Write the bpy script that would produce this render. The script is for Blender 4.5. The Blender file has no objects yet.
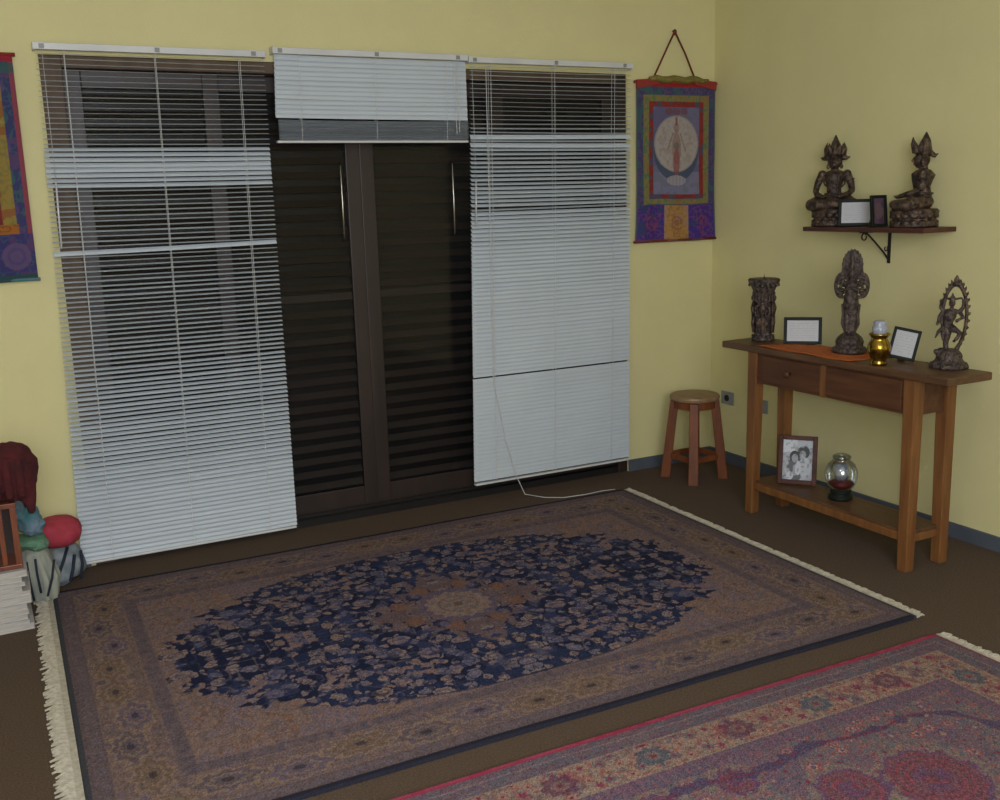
import bpy, bmesh, math, random
import numpy as np
from mathutils import Vector, Matrix
random.seed(7); np.random.seed(7)
SC = bpy.context.scene
COL = SC.collection
PI = math.pi

# ---------------------------------------------------------------- camera
CP = Vector((-3.7276, -4.6074, 1.5431))
yaw, pit, rol, FPX = 0.46857, 0.19738, -0.030394, 1000.1
F = Vector((math.sin(yaw)*math.cos(pit), math.cos(yaw)*math.cos(pit), -math.sin(pit)))
R0 = Vector((math.cos(yaw), -math.sin(yaw), 0)); U0 = R0.cross(F)
R = R0*math.cos(rol) + U0*math.sin(rol); U = -R0*math.sin(rol) + U0*math.cos(rol)
cam = bpy.data.cameras.new('camera'); co = bpy.data.objects.new('camera', cam); COL.objects.link(co)
M = Matrix((R, U, -F)).transposed().to_4x4(); M.translation = CP
co.matrix_world = M
cam.sensor_width = 36; cam.lens = FPX*36/1000; cam.clip_start = .05
SC.camera = co

# ---------------------------------------------------------------- world, light, exposure
w = bpy.data.worlds.new('world'); SC.world = w; w.use_nodes = True
w.node_tree.nodes['Background'].inputs[0].default_value = (.5, .55, .7, 1)
w.node_tree.nodes['Background'].inputs[1].default_value = .02
def area(name, loc, size, energy, color, target=None):
    l = bpy.data.lights.new(name, 'AREA'); l.energy = energy; l.color = color; l.shape = 'DISK'; l.size = size
    o = bpy.data.objects.new(name, l); COL.objects.link(o); o.location = loc
    if target is not None:
        d = Vector(target)-Vector(loc); o.rotation_euler = d.to_track_quat('-Z', 'Y').to_euler()
    return o
LC = (.96, 1, 1.12)
area('room_light', (-3.7, -5.8, 2.05), 2.2, 140, LC, (-1.1, 0, 1.75))
area('ceiling_light', (-3.4, -3.6, 2.68), .7, 14, LC)
fl = bpy.data.lights.new('camera_flash', 'POINT'); fl.energy = 62; fl.color = LC; fl.shadow_soft_size = .03
fo = bpy.data.objects.new('camera_flash', fl); COL.objects.link(fo); fo.location = CP + U*.06 + R*.03
SC.view_settings.view_transform = 'Standard'
SC.view_settings.look = 'None'
SC.view_settings.gamma = 1
SC.view_settings.use_curve_mapping = False
SC.view_settings.exposure = -0.13

# ---------------------------------------------------------------- materials
def srgb(r, g, b):
    f = lambda c: (c/255/12.92) if c/255 <= .04045 else ((c/255+.055)/1.055)**2.4
    return (f(r), f(g), f(b), 1)
def base_mat(name):
    m = bpy.data.materials.new(name); m.use_nodes = True
    nt = m.node_tree; return m, nt, nt.nodes['Principled BSDF']
def mat(name, c, c2=None, scale=20, rough=.6, metal=0, bump=0, bscale=None, stretch=(1, 1, 1), coat=0, spec=.5, detail=4, lo=.35, hi=.65):
    """two tone noise material; colours are linear albedo"""
    m, nt, p = base_mat(name)
    p.inputs['Roughness'].default_value = rough; p.inputs['Metallic'].default_value = metal
    p.inputs['Coat Weight'].default_value = coat; p.inputs['Specular IOR Level'].default_value = spec
    tc = nt.nodes.new('ShaderNodeTexCoord'); mp = nt.nodes.new('ShaderNodeMapping')
    mp.inputs['Scale'].default_value = stretch
    nt.links.new(tc.outputs['Object'], mp.inputs[0])
    n = nt.nodes.new('ShaderNodeTexNoise'); n.inputs['Scale'].default_value = scale; n.inputs['Detail'].default_value = detail
    nt.links.new(mp.outputs[0], n.inputs[0])
    r = nt.nodes.new('ShaderNodeValToRGB'); nt.links.new(n.outputs[0], r.inputs[0])
    r.color_ramp.elements[0].position = lo; r.color_ramp.elements[1].position = hi
    c2 = c2 or tuple(x*.85 for x in c[:3])
    r.color_ramp.elements[0].color = (*c2[:3], 1); r.color_ramp.elements[1].color = (*c[:3], 1)
    nt.links.new(r.outputs[0], p.inputs['Base Color'])
    if bump:
        n2 = nt.nodes.new('ShaderNodeTexNoise'); n2.inputs['Scale'].default_value = bscale or scale; n2.inputs['Detail'].default_value = 3
        nt.links.new(mp.outputs[0], n2.inputs[0])
        b = nt.nodes.new('ShaderNodeBump'); b.inputs['Strength'].default_value = bump; b.inputs['Distance'].default_value = .01
        nt.links.new(n2.outputs[0], b.inputs['Height']); nt.links.new(b.outputs[0], p.inputs['Normal'])
    return m
def glass_mat(name, tint=(1, 1, 1), refl=.08, rough=.02, top=.6):
    m = bpy.data.materials.new(name); m.use_nodes = True; nt = m.node_tree; nt.nodes.clear()
    o = nt.nodes.new('ShaderNodeOutputMaterial'); t = nt.nodes.new('ShaderNodeBsdfTransparent'); g = nt.nodes.new('ShaderNodeBsdfGlossy')
    t.inputs[0].default_value = (*tint, 1); g.inputs['Roughness'].default_value = rough
    lw = nt.nodes.new('ShaderNodeLayerWeight'); lw.inputs[0].default_value = .35
    mr = nt.nodes.new('ShaderNodeMapRange'); mr.inputs['To Min'].default_value = refl; mr.inputs['To Max'].default_value = top
    nt.links.new(lw.outputs['Fresnel'], mr.inputs[0])
    mx = nt.nodes.new('ShaderNodeMixShader'); nt.links.new(mr.outputs[0], mx.inputs[0]); nt.links.new(t.outputs[0], mx.inputs[1]); nt.links.new(g.outputs[0], mx.inputs[2])
    nt.links.new(mx.outputs[0], o.inputs[0]); return m
def attr_mat(name, rough=.9, bump=.35, bscale=500, speck=.25, sscale=350):
    """colours come from the mesh's woven/painted pattern attribute, broken up by fine yarn noise"""
    m, nt, p = base_mat(name); p.inputs['Roughness'].default_value = rough
    p.inputs['Specular IOR Level'].default_value = .15
    a = nt.nodes.new('ShaderNodeAttribute'); a.attribute_name = 'pattern'
    tc = nt.nodes.new('ShaderNodeTexCoord'); n = nt.nodes.new('ShaderNodeTexNoise'); n.inputs['Scale'].default_value = sscale; n.inputs['Detail'].default_value = 2
    nt.links.new(tc.outputs['Object'], n.inputs[0])
    mr = nt.nodes.new('ShaderNodeMapRange'); mr.inputs['From Min'].default_value = .3; mr.inputs['From Max'].default_value = .7
    mr.inputs['To Min'].default_value = 1-speck; mr.inputs['To Max'].default_value = 1+speck; nt.links.new(n.outputs[0], mr.inputs[0])
    mx = nt.nodes.new('ShaderNodeVectorMath'); mx.operation = 'SCALE'
    nt.links.new(a.outputs['Color'], mx.inputs[0]); nt.links.new(mr.outputs[0], mx.inputs['Scale'])
    nt.links.new(mx.outputs[0], p.inputs['Base Color'])
    b = nt.nodes.new('ShaderNodeBump'); b.inputs['Strength'].default_value = bump; b.inputs['Distance'].default_value = .003
    nt.links.new(n.outputs[0], b.inputs['Height']); nt.links.new(b.outputs[0], p.inputs['Normal'])
    return m

MT = {}
MT['wall'] = mat('yellow_wall_paint', (.66, .605, .305), (.63, .575, .29), scale=3, rough=.75, bump=.15, bscale=160)
MT['ceiling'] = mat('ceiling_paint', (.8, .78, .72), scale=4, rough=.9)
MT['floor'] = mat('brown_carpet', (.125, .078, .043), (.070, .042, .025), scale=160, rough=.95, bump=.8, bscale=300)
MT['baseboard'] = mat('blue_grey_skirting', (.085, .10, .12), (.07, .08, .10), scale=8, rough=.5)
MT['darkwood'] = mat('dark_door_wood', (.030, .018, .014), (.020, .012, .010), scale=14, stretch=(1, 1, .12), rough=.45, bump=.1)
MT['jamb'] = mat('door_jamb_wood', (.125, .085, .055), (.09, .06, .04), scale=14, stretch=(1, 1, .12), rough=.6, spec=.3)
MT['louver'] = mat('shutter_slat_wood', (.050, .037, .030), (.034, .025, .021), scale=10, stretch=(.15, 1, 1), rough=.5)
MT['blackmetal'] = mat('dark_threshold', (.012, .011, .011), scale=10, rough=.4)
MT['slat'] = mat('white_enamel_slat', (.53, .585, .63), (.50, .55, .59), scale=3, rough=.42)
MT['rail'] = mat('white_rail_enamel', (.62, .63, .62), scale=5, rough=.4)
MT['cord'] = mat('white_cord', (.62, .62, .6), scale=60, rough=.8)
MT['wand'] = mat('clear_wand_plastic', (.6, .62, .65), scale=10, rough=.12, coat=.6)
MT['glass'] = glass_mat('window_glass', (.8, .8, .8), .004, .03, .14)
MT['chrome'] = mat('aluminium_strip', (.4, .38, .34), scale=10, rough=.25, metal=1)
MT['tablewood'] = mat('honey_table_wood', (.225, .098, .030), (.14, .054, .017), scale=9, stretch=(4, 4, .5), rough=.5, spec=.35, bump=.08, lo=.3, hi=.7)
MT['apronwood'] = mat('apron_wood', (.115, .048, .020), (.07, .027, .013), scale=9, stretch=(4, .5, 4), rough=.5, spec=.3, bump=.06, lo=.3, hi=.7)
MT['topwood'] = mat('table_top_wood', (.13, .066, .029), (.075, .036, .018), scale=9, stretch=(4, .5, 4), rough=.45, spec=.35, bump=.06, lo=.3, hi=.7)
MT['shelfwood'] = mat('reddish_shelf_wood', (.09, .028, .018), (.055, .018, .012), scale=9, stretch=(3, .4, 3), rough=.4)
MT['stoolwood'] = mat('orange_stool_wood', (.19, .055, .016), (.12, .034, .011), scale=9, stretch=(3, 3, .5), rough=.5, spec=.3)
MT['stoolseat'] = mat('stool_seat_wood', (.28, .17, .085), (.20, .115, .055), scale=9, stretch=(3, .6, 3), rough=.45)
MT['iron'] = mat('black_iron', (.02, .018, .016), scale=20, rough=.45, metal=.3)
MT['bronze'] = mat('aged_bronze', (.125, .078, .052), (.026, .017, .014), scale=42, rough=.42, metal=.35, bump=.5, bscale=120, lo=.4, hi=.66)
MT['bronze2'] = mat('dull_bronze', (.120, .084, .070), (.030, .022, .020), scale=55, rough=.48, metal=.3, bump=.7, bscale=110, lo=.4, hi=.66)
MT['brass'] = mat('polished_brass', (.50, .33, .06), (.25, .15, .02), scale=30, rough=.2, metal=1)
MT['jar'] = glass_mat('clear_jar_glass', (.84, .88, .90), .2, .05)
MT['clearjar'] = mat('pale_glass_cup', (.35, .38, .45), (.25, .28, .33), scale=50, rough=.15, coat=.5)
MT['darkframe'] = mat('black_frame', (.010, .013, .009), scale=30, rough=.5, spec=.12)
MT['redframe'] = mat('mahogany_frame', (.085, .026, .016), (.045, .014, .010), scale=20, rough=.5, spec=.2)
MT['paper'] = mat('printed_paper', (.42, .43, .43), (.34, .35, .35), scale=60, stretch=(1, 1, 3), rough=.6)
MT['backboard'] = mat('frame_back_board', (.05, .035, .02), scale=20, rough=.8)
MT['orange'] = mat('orange_cloth', (.50, .125, .012), (.36, .08, .01), scale=40, rough=.85, bump=.2)
MT['socket'] = mat('grey_socket_plate', (.26, .27, .26), scale=20, rough=.4)
MT['socketdark'] = mat('socket_hole', (.012, .014, .02), scale=20, rough=.5)
MT['redglass'] = mat('red_petals', (.22, .012, .015), (.10, .006, .008), scale=80, rough=.5)
MT['fringe'] = mat('cream_wool_fringe', (.50, .46, .36), (.36, .32, .24), scale=60, rough=.95)
MT['burgundy'] = mat('burgundy_cloth', (.075, .006, .009), (.035, .003, .004), scale=12, rough=.95, bump=.5, bscale=60)
MT['red'] = mat('red_pouf_fabric', (.40, .04, .065), (.33, .028, .045), scale=25, rough=.85, bump=.2)
MT['teal'] = mat('teal_blue_cloth', (.05, .18, .20), (.16, .22, .28), scale=14, rough=.9)
MT['green'] = mat('pale_green_cloth', (.12, .26, .16), (.10, .2, .13), scale=14, rough=.9)
MT['palebag'] = mat('pale_grey_green_cloth', (.34, .35, .28), (.24, .26, .22), scale=9, rough=.9, stretch=(4, 4, 1), bump=.3)
MT['navy'] = mat('navy_strap', (.015, .02, .04), scale=20, rough=.8)
MT['bluegrey'] = mat('blue_grey_cloth', (.27, .30, .32), (.15, .19, .21), scale=14, rough=.9)
MT['oakstand'] = mat('orange_brown_stand_wood', (.20, .055, .02), (.12, .03, .014), scale=9, stretch=(4, 4, .5), rough=.4)
MT['pages'] = mat('off_white_pages', (.50, .47, .43), (.36, .33, .30), scale=18, stretch=(.6, .6, 14), rough=.9)
MT['redcord'] = mat('dark_red_ribbon', (.16, .018, .012), (.10, .012, .008), scale=40, rough=.8)
MT['redcloth'] = mat('red_brocade_trim', (.30, .02, .02), (.22, .03, .015), scale=60, rough=.7)
MT['olive'] = mat('olive_gold_veil', (.22, .17, .03), (.14, .12, .03), scale=50, rough=.6)
MT['rugback'] = mat('rug_backing', (.06, .05, .045), scale=30, rough=1)
MT['woven'] = attr_mat('woven_wool', speck=.38, sscale=260, bump=.5)
MT['brocade'] = attr_mat('brocade_print', rough=.65, speck=.15, sscale=400, bump=.15)
MT['photo'] = attr_mat('monochrome_print', rough=.3, speck=.05, bump=0)

# ---------------------------------------------------------------- mesh helpers
class MB:
    def __init__(s): s.bm = bmesh.new()
    def box(s, lo, hi, M=None, bev=0):
        lo, hi = Vector(lo), Vector(hi); c = (lo+hi)/2; d = hi-lo
        g = bmesh.ops.create_cube(s.bm, size=1, matrix=(M or Matrix())@Matrix.Translation(c)@Matrix.Diagonal((*d, 1)))
        if bev:
            es = list({e for v in g['verts'] for e in v.link_edges})
            bmesh.ops.bevel(s.bm, geom=es, offset=bev, segments=2, affect='EDGES', profile=.5)
        return s
    def prism(s, bottom, top):
        """loft between two equal polygons"""
        n = len(bottom); a = [s.bm.verts.new(p) for p in bottom]; b = [s.bm.verts.new(p) for p in top]
        for i in range(n): s.bm.faces.new((a[i], a[(i+1) % n], b[(i+1) % n], b[i]))
        s.bm.faces.new(a[::-1]); s.bm.faces.new(b); return s
    def ell(s, c, r, M=None, seg=20):
        r = (r, r, r) if isinstance(r, (int, float)) else r
        bmesh.ops.create_uvsphere(s.bm, u_segments=seg, v_segments=seg//2+2, radius=1,
            matrix=Matrix.Translation(c)@(M or Matrix())@Matrix.Diagonal((*r, 1))); return s
    def lathe(s, prof, c=(0, 0, 0), n=32, wob=None):
        c = Vector(c); rings = []
        for r, z in prof:
            rings.append([s.bm.verts.new(c+Vector(((r*(1+(wob(a, z) if wob else 0)))*math.cos(a), (r*(1+(wob(a, z) if wob else 0)))*math.sin(a), z))) for a in (2*PI*k/n for k in range(n))])
        for a, b in zip(rings, rings[1:]):
            for i in range(n): s.bm.faces.new((a[i], a[(i+1) % n], b[(i+1) % n], b[i]))
        s.bm.faces.new(rings[0][::-1]); s.bm.faces.new(rings[-1]); return s
    def tube(s, pts, r, n=8, closed=False):
        pts = [Vector(p) for p in pts]; m = len(pts)
        rs = r if isinstance(r, (list, tuple)) else [r]*m
        rings = []; up = None
        for i, p in enumerate(pts):
            if closed: t = pts[(i+1) % m]-pts[i-1]
            else: t = pts[min(i+1, m-1)]-pts[max(i-1, 0)]
            t.normalize()
            if up is None:
                up = Vector((0, 0, 1)) if abs(t.z) < .9 else Vector((1, 0, 0))
            a = t.cross(up).normalized(); b = a.cross(t).normalized(); up = b
            rings.append([s.bm.verts.new(p+(a*math.cos(q)+b*math.sin(q))*rs[i]) for q in (2*PI*k/n for k in range(n))])
        pr = list(zip(rings, rings[1:]))
        if closed: pr.append((rings[-1], rings[0]))
        for a, b in pr:
            for i in range(n): s.bm.faces.new((a[i], a[(i+1) % n], b[(i+1) % n], b[i]))
        if not closed:
            s.bm.faces.new(rings[0][::-1]); s.bm.faces.new(rings[-1])
        return s
    def build(s, name, m, parent=None, loc=None, smooth=False, **kw):
        bmesh.ops.recalc_face_normals(s.bm, faces=s.bm.faces)
        me = bpy.data.meshes.new(name); s.bm.to_mesh(me); s.bm.free()
        if smooth:
            for p in me.polygons: p.use_smooth = True
        o = bpy.data.objects.new(name, me); COL.objects.link(o)
        me.materials.append(MT[m] if isinstance(m, str) else m)
        if parent is not None: o.parent = parent
        if loc is not None: o.location = loc
        if kw.get('remesh'):
            rm = o.modifiers.new('voxels', 'REMESH'); rm.mode = 'VOXEL'; rm.voxel_size = kw['remesh']; rm.use_smooth_shade = True
            sm = o.modifiers.new('soft', 'SMOOTH'); sm.iterations = kw.get('iters', 3); sm.factor = .5
        if kw.get('bevel'):
            b = o.modifiers.new('bevel', 'BEVEL'); b.width = kw['bevel']; b.segments = 2; b.limit_method = 'ANGLE'
        return o
def tag(o, label=None, cat=None, group=None, kind=None):
    if label: o['label'] = label
    if cat: o['category'] = cat
    if group: o['group'] = group
    if kind: o['kind'] = kind
    return o
def thing(name, label, cat, loc=(0, 0, 0), rz=0, group=None, kind=None):
    o = bpy.data.objects.new(name, None); COL.objects.link(o); o.location = loc; o.rotation_euler = (0, 0, rz)
    return tag(o, label, cat, group, kind)
def arc(c, r0, r1, a0, a1, n, ax1=(1, 0, 0), ax2=(0, 0, 1)):
    c, a, b = Vector(c), Vector(ax1), Vector(ax2)
    return [c+a*r0*math.cos(t)+b*r1*math.sin(t) for t in (a0+(a1-a0)*k/(n-1) for k in range(n))]
def interp(tab, z):
    for (z0, v0), (z1, v1) in zip(tab, tab[1:]):
        if z <= z0 and z >= z1: return v0+(v1-v0)*((z0-z)/max(z0-z1, 1e-6))
    return tab[-1][1] if z < tab[-1][0] else tab[0][1]

# ---------------------------------------------------------------- the setting
XL, YN, H = -5.6, -6.2, 2.72
DX0, DX1, DZ = -3.438, -.588, 2.176
def struct(name, mb, m, **k): return tag(mb.build(name, m, **k), kind='structure')
struct('floor', MB().box((XL, YN, -.1), (0, .3, 0)), 'floor')
struct('ceiling', MB().box((XL, YN, H), (0, .0, H+.1)), 'ceiling')
struct('wall_right', MB().box((0, YN, 0), (.15, .3, H)), 'wall')
struct('wall_left', MB().box((XL-.15, YN, 0), (XL, .3, H)), 'wall')
struct('wall_front', MB().box((XL, YN-.15, 0), (0, YN, H)), 'wall')
wb = MB().box((XL, 0, 0), (DX0, .22, H)).box((DX1, 0, 0), (0, .22, H)).box((DX0, 0, DZ), (DX1, .22, H))
struct('wall_back', wb, 'wall')
struct('baseboard_back', MB().box((XL, -.012, 0), (DX0-.02, 0, .066)).box((DX1+.002, -.012, 0), (0, 0, .066)), 'baseboard')
struct('baseboard_right', MB().box((-.012, YN, 0), (0, -.012, .066)), 'baseboard')

# wooden lining of the door opening
fr = MB()
struct('trim_3', MB().box((DX1-.06, .004, 0), (DX1, .20, DZ)), 'darkwood', bevel=.004)  # right jamb in darker wood, shade below the blind put into its colour
fr.box((DX0, .004, 0), (DX0+.085, .20, DZ)).box((DX0+.085, .004, DZ-.05), (DX1-.06, .20, DZ))
struct('trim_1', fr, 'jamb', bevel=.004)
struct('trim_2', MB().box((DX0+.085, .01, 0), (DX1-.06, .20, .035)).box((DX0+.085, .05, .035), (DX1-.06, .056, .05)).box((DX0+.085, .10, .035), (DX1-.06, .106, .05)), 'blackmetal')
# four sliding leaves: timber frame, glass, louvers behind
xs = [DX0+.085, -2.755, -2.07, -1.345, DX1-.06]
for i in range(4):
    x0, x1 = xs[i]-(.035 if i in (1, 3) else 0), xs[i+1]+(.035 if i in (0, 2) else 0)
    y0 = .035 if i in (0, 3) else .078
    z0, z1 = .04, DZ-.055
    d = thing('door_%d' % (i+1), None, None, ((x0+x1)/2, y0, z0), kind='structure')
    X = (x1-x0)/2; Z = z1-z0
    f = MB().box((-X, 0, 0), (-X+.07, .035, Z)).box((X-.07, 0, 0), (X, .035, Z)).box((-X+.07, 0, 0), (X-.07, .035, .10)).box((-X+.07, 0, Z-.07), (X-.07, .035, Z))
    f.build('door_leaf_frame', 'darkwood', d, bevel=.003)
    MB().box((-X+.07, .014, 1.045), (X-.07, .035, 1.085)).build('middle_rail', 'louver', d, bevel=.003)
    MB().box((-X+.07, .008, .10), (X-.07, .012, Z-.07)).build('glass_pane', 'glass', d)
    lv = MB()
    z = .13
    while z < Z-.1:
        if not 1.0 < z < 1.12:
            lv.prism([(-X+.07, .015, z-.018), (X-.07, .015, z-.018), (X-.07, .019, z-.022), (-X+.07, .019, z-.022)],
                     [(-X+.07, .034, z+.012), (X-.07, .034, z+.012), (X-.07, .038, z+.008), (-X+.07, .038, z+.008)])
        z += .066
    MB().box((-X+.07, .046, .10), (X-.07, .050, Z-.07)).build('outer_panel', 'blackmetal', d)  # black sheet added behind the louvers to paint the gaps dark
    lv.build('louver_panel', 'louver', d)
    if i in (1, 2):
        hx = X-.105 if i == 1 else .098
        h = MB().tube([(hx, -.004, 1.33), (hx, -.018, 1.35), (hx, -.02, 1.5), (hx, -.018, 1.68), (hx, -.004, 1.70)], .0045)  # added metal strip, stands in for a thin vertical glint on the glass
        tag(h.build('door_handle', 'chrome', d, smooth=True), 'slim metal pull handle')

# ---------------------------------------------------------------- venetian blinds
def slat_mesh(mb, x0, x1, y, z, tilt, wdt=.025, sag=0, slope=0, crown=.0018, n=6, rndt=0):
    t = math.radians(tilt); th = .0005
    cols = []
    for k in range(n+1):
        u = k/n; x = x0+(x1-x0)*u
        zz = z - sag*4*u*(1-u) + slope*(u-.5); tt = t + rndt*math.sin(PI*2*u+z*40)
        col = []
        for off in (0, -th):
            for s in (-1, 0, 1):
                cr = (crown if s == 0 else 0)+off
                col.append(mb.bm.verts.new((x, y+s*math.cos(tt)*wdt/2-math.sin(tt)*cr, zz+s*math.sin(tt)*wdt/2+math.cos(tt)*cr)))
        cols.append(col)
    for a, b in zip(cols, cols[1:]):
        for p, q in ((0, 1), (1, 2), (4, 3), (5, 4), (3, 0), (2, 5)):
            mb.bm.faces.new((a[p], b[p], b[q], a[q]))
    for c, rev in ((cols[0], 0), (cols[-1], 1)):
        f = [c[0], c[1], c[2], c[5], c[4], c[3]]; mb.bm.faces.new(f[::-1] if rev else f)
def blind(label, x0, x1, zt, zb, tilt, y=-.045, special=(), gap=None, stack=None, ladders=(.12, .5, .88), wand=None, lean=(0, 0)):
    cx = (x0+x1)/2; w2 = (x1-x0)/2
    t = thing('venetian_blind', label, 'blind', (cx, y, zb), group=None)
    P = lambda z: z-zb
    hr = MB().box((-w2, -.014, P(zt)), (w2, .014, P(zt)+.027))
    for s in (-1, 1): hr.box((s*w2-.003, -.016, P(zt)-.002), (s*w2+.003, .045-.001, P(zt)+.03))
    hr.build('headrail', 'rail', t, bevel=.002)
    for u in (-w2+.02, 0, w2-.06): MB().box((u, -.0155, P(zt)+.004), (u+.02, -.0142, P(zt)+.022)).build('rail_clip', 'socket', t)
    sl = MB(); z = zt-.014; k = 0
    rr = random.Random(int(-x0*100))
    while z > (stack if stack else zb+.012):
        a = interp(tilt, z); slope = rr.uniform(-1, 1)*(.005 if z > 1.86 else .0018); sag = rr.uniform(0, .0025)
        for (s0, s1, sa, ssl) in special:
            if s0 >= z > s1:
                a = sa; slope = ssl
        u = (zt-z)/(zt-zb)
        slat_mesh(sl, -w2+.006+lean[0]*u, w2-.006+lean[1]*u, 0, P(z), a+rr.uniform(-4, 4), sag=sag, slope=slope)
        z -= .0208; k += 1
        if gap and gap[0] > z > gap[0]-.0208: z -= gap[1]
    if stack:
        z = stack
        while z > zb+.014:
            slat_mesh(sl, -w2+.006, w2-.006, rr.uniform(-.0012, .0012), P(z), rr.uniform(-6, 6), sag=.004, slope=0); z -= .0040
    sl.build('slats', 'slat', t)
    MB().box((-w2+.01+lean[0], -.013, 0), (w2-.01+lean[1], .013, .011)).build('bottom_rail', 'rail', t, bevel=.003)
    for q in ladders:
        x = -w2+2*w2*q; m = MB()
        for yy in (-.0145, .0145):
            m.tube([(x, yy, P(zt)), (x+.002+(lean[0]+lean[1])*.25, yy, P(zt)*.5), (x+(lean[0]+lean[1])*.5, yy, .008)], .0013, n=5)
        m.build('ladder_cord', 'cord', t)
    if wand:
        wx, z0_, z1_ = wand
        MB().tube([(wx-cx, -.018, P(zt)+.004), (wx-cx-.004, -.03, P(z0_)+.02)], .0012, n=5).tube([(wx-cx-.004, -.03, P(z0_)+.02), (wx-cx-.012, -.032, P(z1_))], .0042, n=6).build('tilt_wand', 'wand', t, smooth=True)
    return t
L = blind('left venetian blind, see-through at the top, hanging almost down to the floor', -3.455, -2.528, 2.187, .028,
      [(2.2, 3), (1.81, 10), (1.80, 36), (1.72, 48), (1.65, 38), (1.63, 12), (1.42, 10), (1.2, 11), (.9, 17), (.5, 29), (.25, 42), (.0, 60)],
      special=((1.402, 1.381, 46, .012),), wand=(-3.425, 1.66, 1.40), lean=(-.05, .0))
Mb = blind('middle venetian blind, drawn up short above the dark glass doors', -2.49, -1.545, 2.205, 1.822,
      [(2.3, 70), (1.9, 72)], stack=1.922, wand=None, lean=(-.018, .002))
Rb = blind('right venetian blind, closed in its lower half, beside the wall hanging', -1.535, -.585, 2.198, .082,
      [(2.2, 12), (2.0, 8), (1.86, 18), (1.80, 30), (1.6, 33), (1.45, 44), (1.2, 58), (.9, 68), (0, 72)],
      special=((1.865, 1.84, 62, .004), (1.825, 1.80, 60, -.004), (1.50, 1.48, 22, .005)), gap=(.655, .012), wand=(-1.525, 1.62, 1.42), lean=(-.055, -.022))
# pull cords belonging to the blinds
mm = MB(); P0 = Vector((-1.06, -.045, .082))
def rel(p, o): return Vector(p)-Vector(o)
mm.tube([rel((-1.45, -.063, 2.17), P0), rel((-1.455, -.064, 1.4), P0), rel((-1.46, -.064, .62), P0), rel((-1.40, -.066, .3), P0), rel((-1.345, -.07, .10), P0), rel((-1.32, -.11, .01), P0), rel((-1.25, -.20, .004), P0), rel((-1.17, -.255, .004), P0), rel((-1.05, -.27, .004), P0), rel((-.93, -.262, .004), P0), rel((-.86, -.275, .004), P0)], .0022, n=5)
mm.build('pull_cord', 'cord', Rb, smooth=True)
P1 = Vector((-2.0175, -.045, 1.822))
mm = MB().tube([rel((-1.62, -.062, 2.205), P1), rel((-1.617, -.064, 1.86), P1)], .0018, n=5).tube([rel((-1.60, -.062, 2.205), P1), rel((-1.603, -.064, 1.87), P1)], .0018, n=5)
mm.build('pull_cord', 'cord', Mb)

# ---------------------------------------------------------------- numpy pattern tools
def vnoise(x, y, f, seed):
    rs = np.random.RandomState(seed); T = rs.rand(256, 256)
    x = x*f+31.7; y = y*f+17.3; xi = np.floor(x).astype(int); yi = np.floor(y).astype(int)
    fx = x-xi; fy = y-yi; fx = fx*fx*(3-2*fx); fy = fy*fy*(3-2*fy)
    g = lambda a, b: T[a % 256, b % 256]
    return (g(xi, yi)*(1-fx)+g(xi+1, yi)*fx)*(1-fy)+(g(xi, yi+1)*(1-fx)+g(xi+1, yi+1)*fx)*fy
def mixc(img, mask, c):
    m = np.clip(mask, 0, 1)[..., None]; img[:] = img*(1-m)+np.array(c)*m
def flowers(img, X, Y, pts, rad, cols, seed=1):
    rs = np.random.RandomState(seed)
    for (px, py) in pts:
        r = rad*rs.uniform(.75, 1.3); sel = (np.abs(X-px) < r*1.3) & (np.abs(Y-py) < r*1.3)
        if not sel.any(): continue
        dx, dy = X[sel]-px, Y[sel]-py; d = np.hypot(dx, dy)/r; a = np.arctan2(dy, dx)
        n = rs.choice([5, 6, 8]); ph = rs.rand()*6; edge = .78+.22*np.cos(n*a+ph)
        sub = img[sel]; c0, c1, c2 = [np.array(c) for c in cols[rs.randint(len(cols))]]
        sub = np.where((d < edge)[:, None], c0, sub); sub = np.where((d < edge*.68)[:, None], c1, sub); sub = np.where((d < .28)[:, None], c2, sub)
        img[sel] = sub
def jgrid(x0, x1, y0, y1, st, seed, jit=.35):
    rs = np.random.RandomState(seed); o = []
    for i, x in enumerate(np.arange(x0, x1, st)):
        for y in np.arange(y0, y1, st): o.append((x+(rs.rand()-.5)*2*jit*st, y+(st/2 if i % 2 else 0)+(rs.rand()-.5)*2*jit*st))
    return o
def grid_mesh(name, P, colr, m, parent, smooth=True):
    """P: (ny,nx,3) positions, colr: (ny,nx,3)"""
    ny, nx = P.shape[:2]; me = bpy.data.meshes.new(name)
    idx = np.arange(nx*ny).reshape(ny, nx)
    f = np.stack([idx[:-1, :-1], idx[:-1, 1:], idx[1:, 1:], idx[1:, :-1]], -1).reshape(-1, 4)
    me.vertices.add(nx*ny); me.vertices.foreach_set('co', P.astype(np.float32).ravel())
    me.loops.add(f.size); me.loops.foreach_set('vertex_index', f.astype(np.int32).ravel())
    me.polygons.add(len(f)); me.polygons.foreach_set('loop_start', (np.arange(len(f))*4).astype(np.int32))
    me.polygons.foreach_set('loop_total', np.full(len(f), 4, np.int32))
    me.update(calc_edges=True); me.validate()
    a = me.color_attributes.new('pattern', 'FLOAT_COLOR', 'POINT')
    c4 = np.ones((ny, nx, 4), np.float32); c4[..., :3] = colr; a.data.foreach_set('color', c4.ravel())
    me.polygons.foreach_set('use_smooth', np.full(len(f), smooth))
    o = bpy.data.objects.new(name, me); COL.objects.link(o); me.materials.append(MT[m])
    if parent is not None: o.parent = parent
    return o

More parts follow.
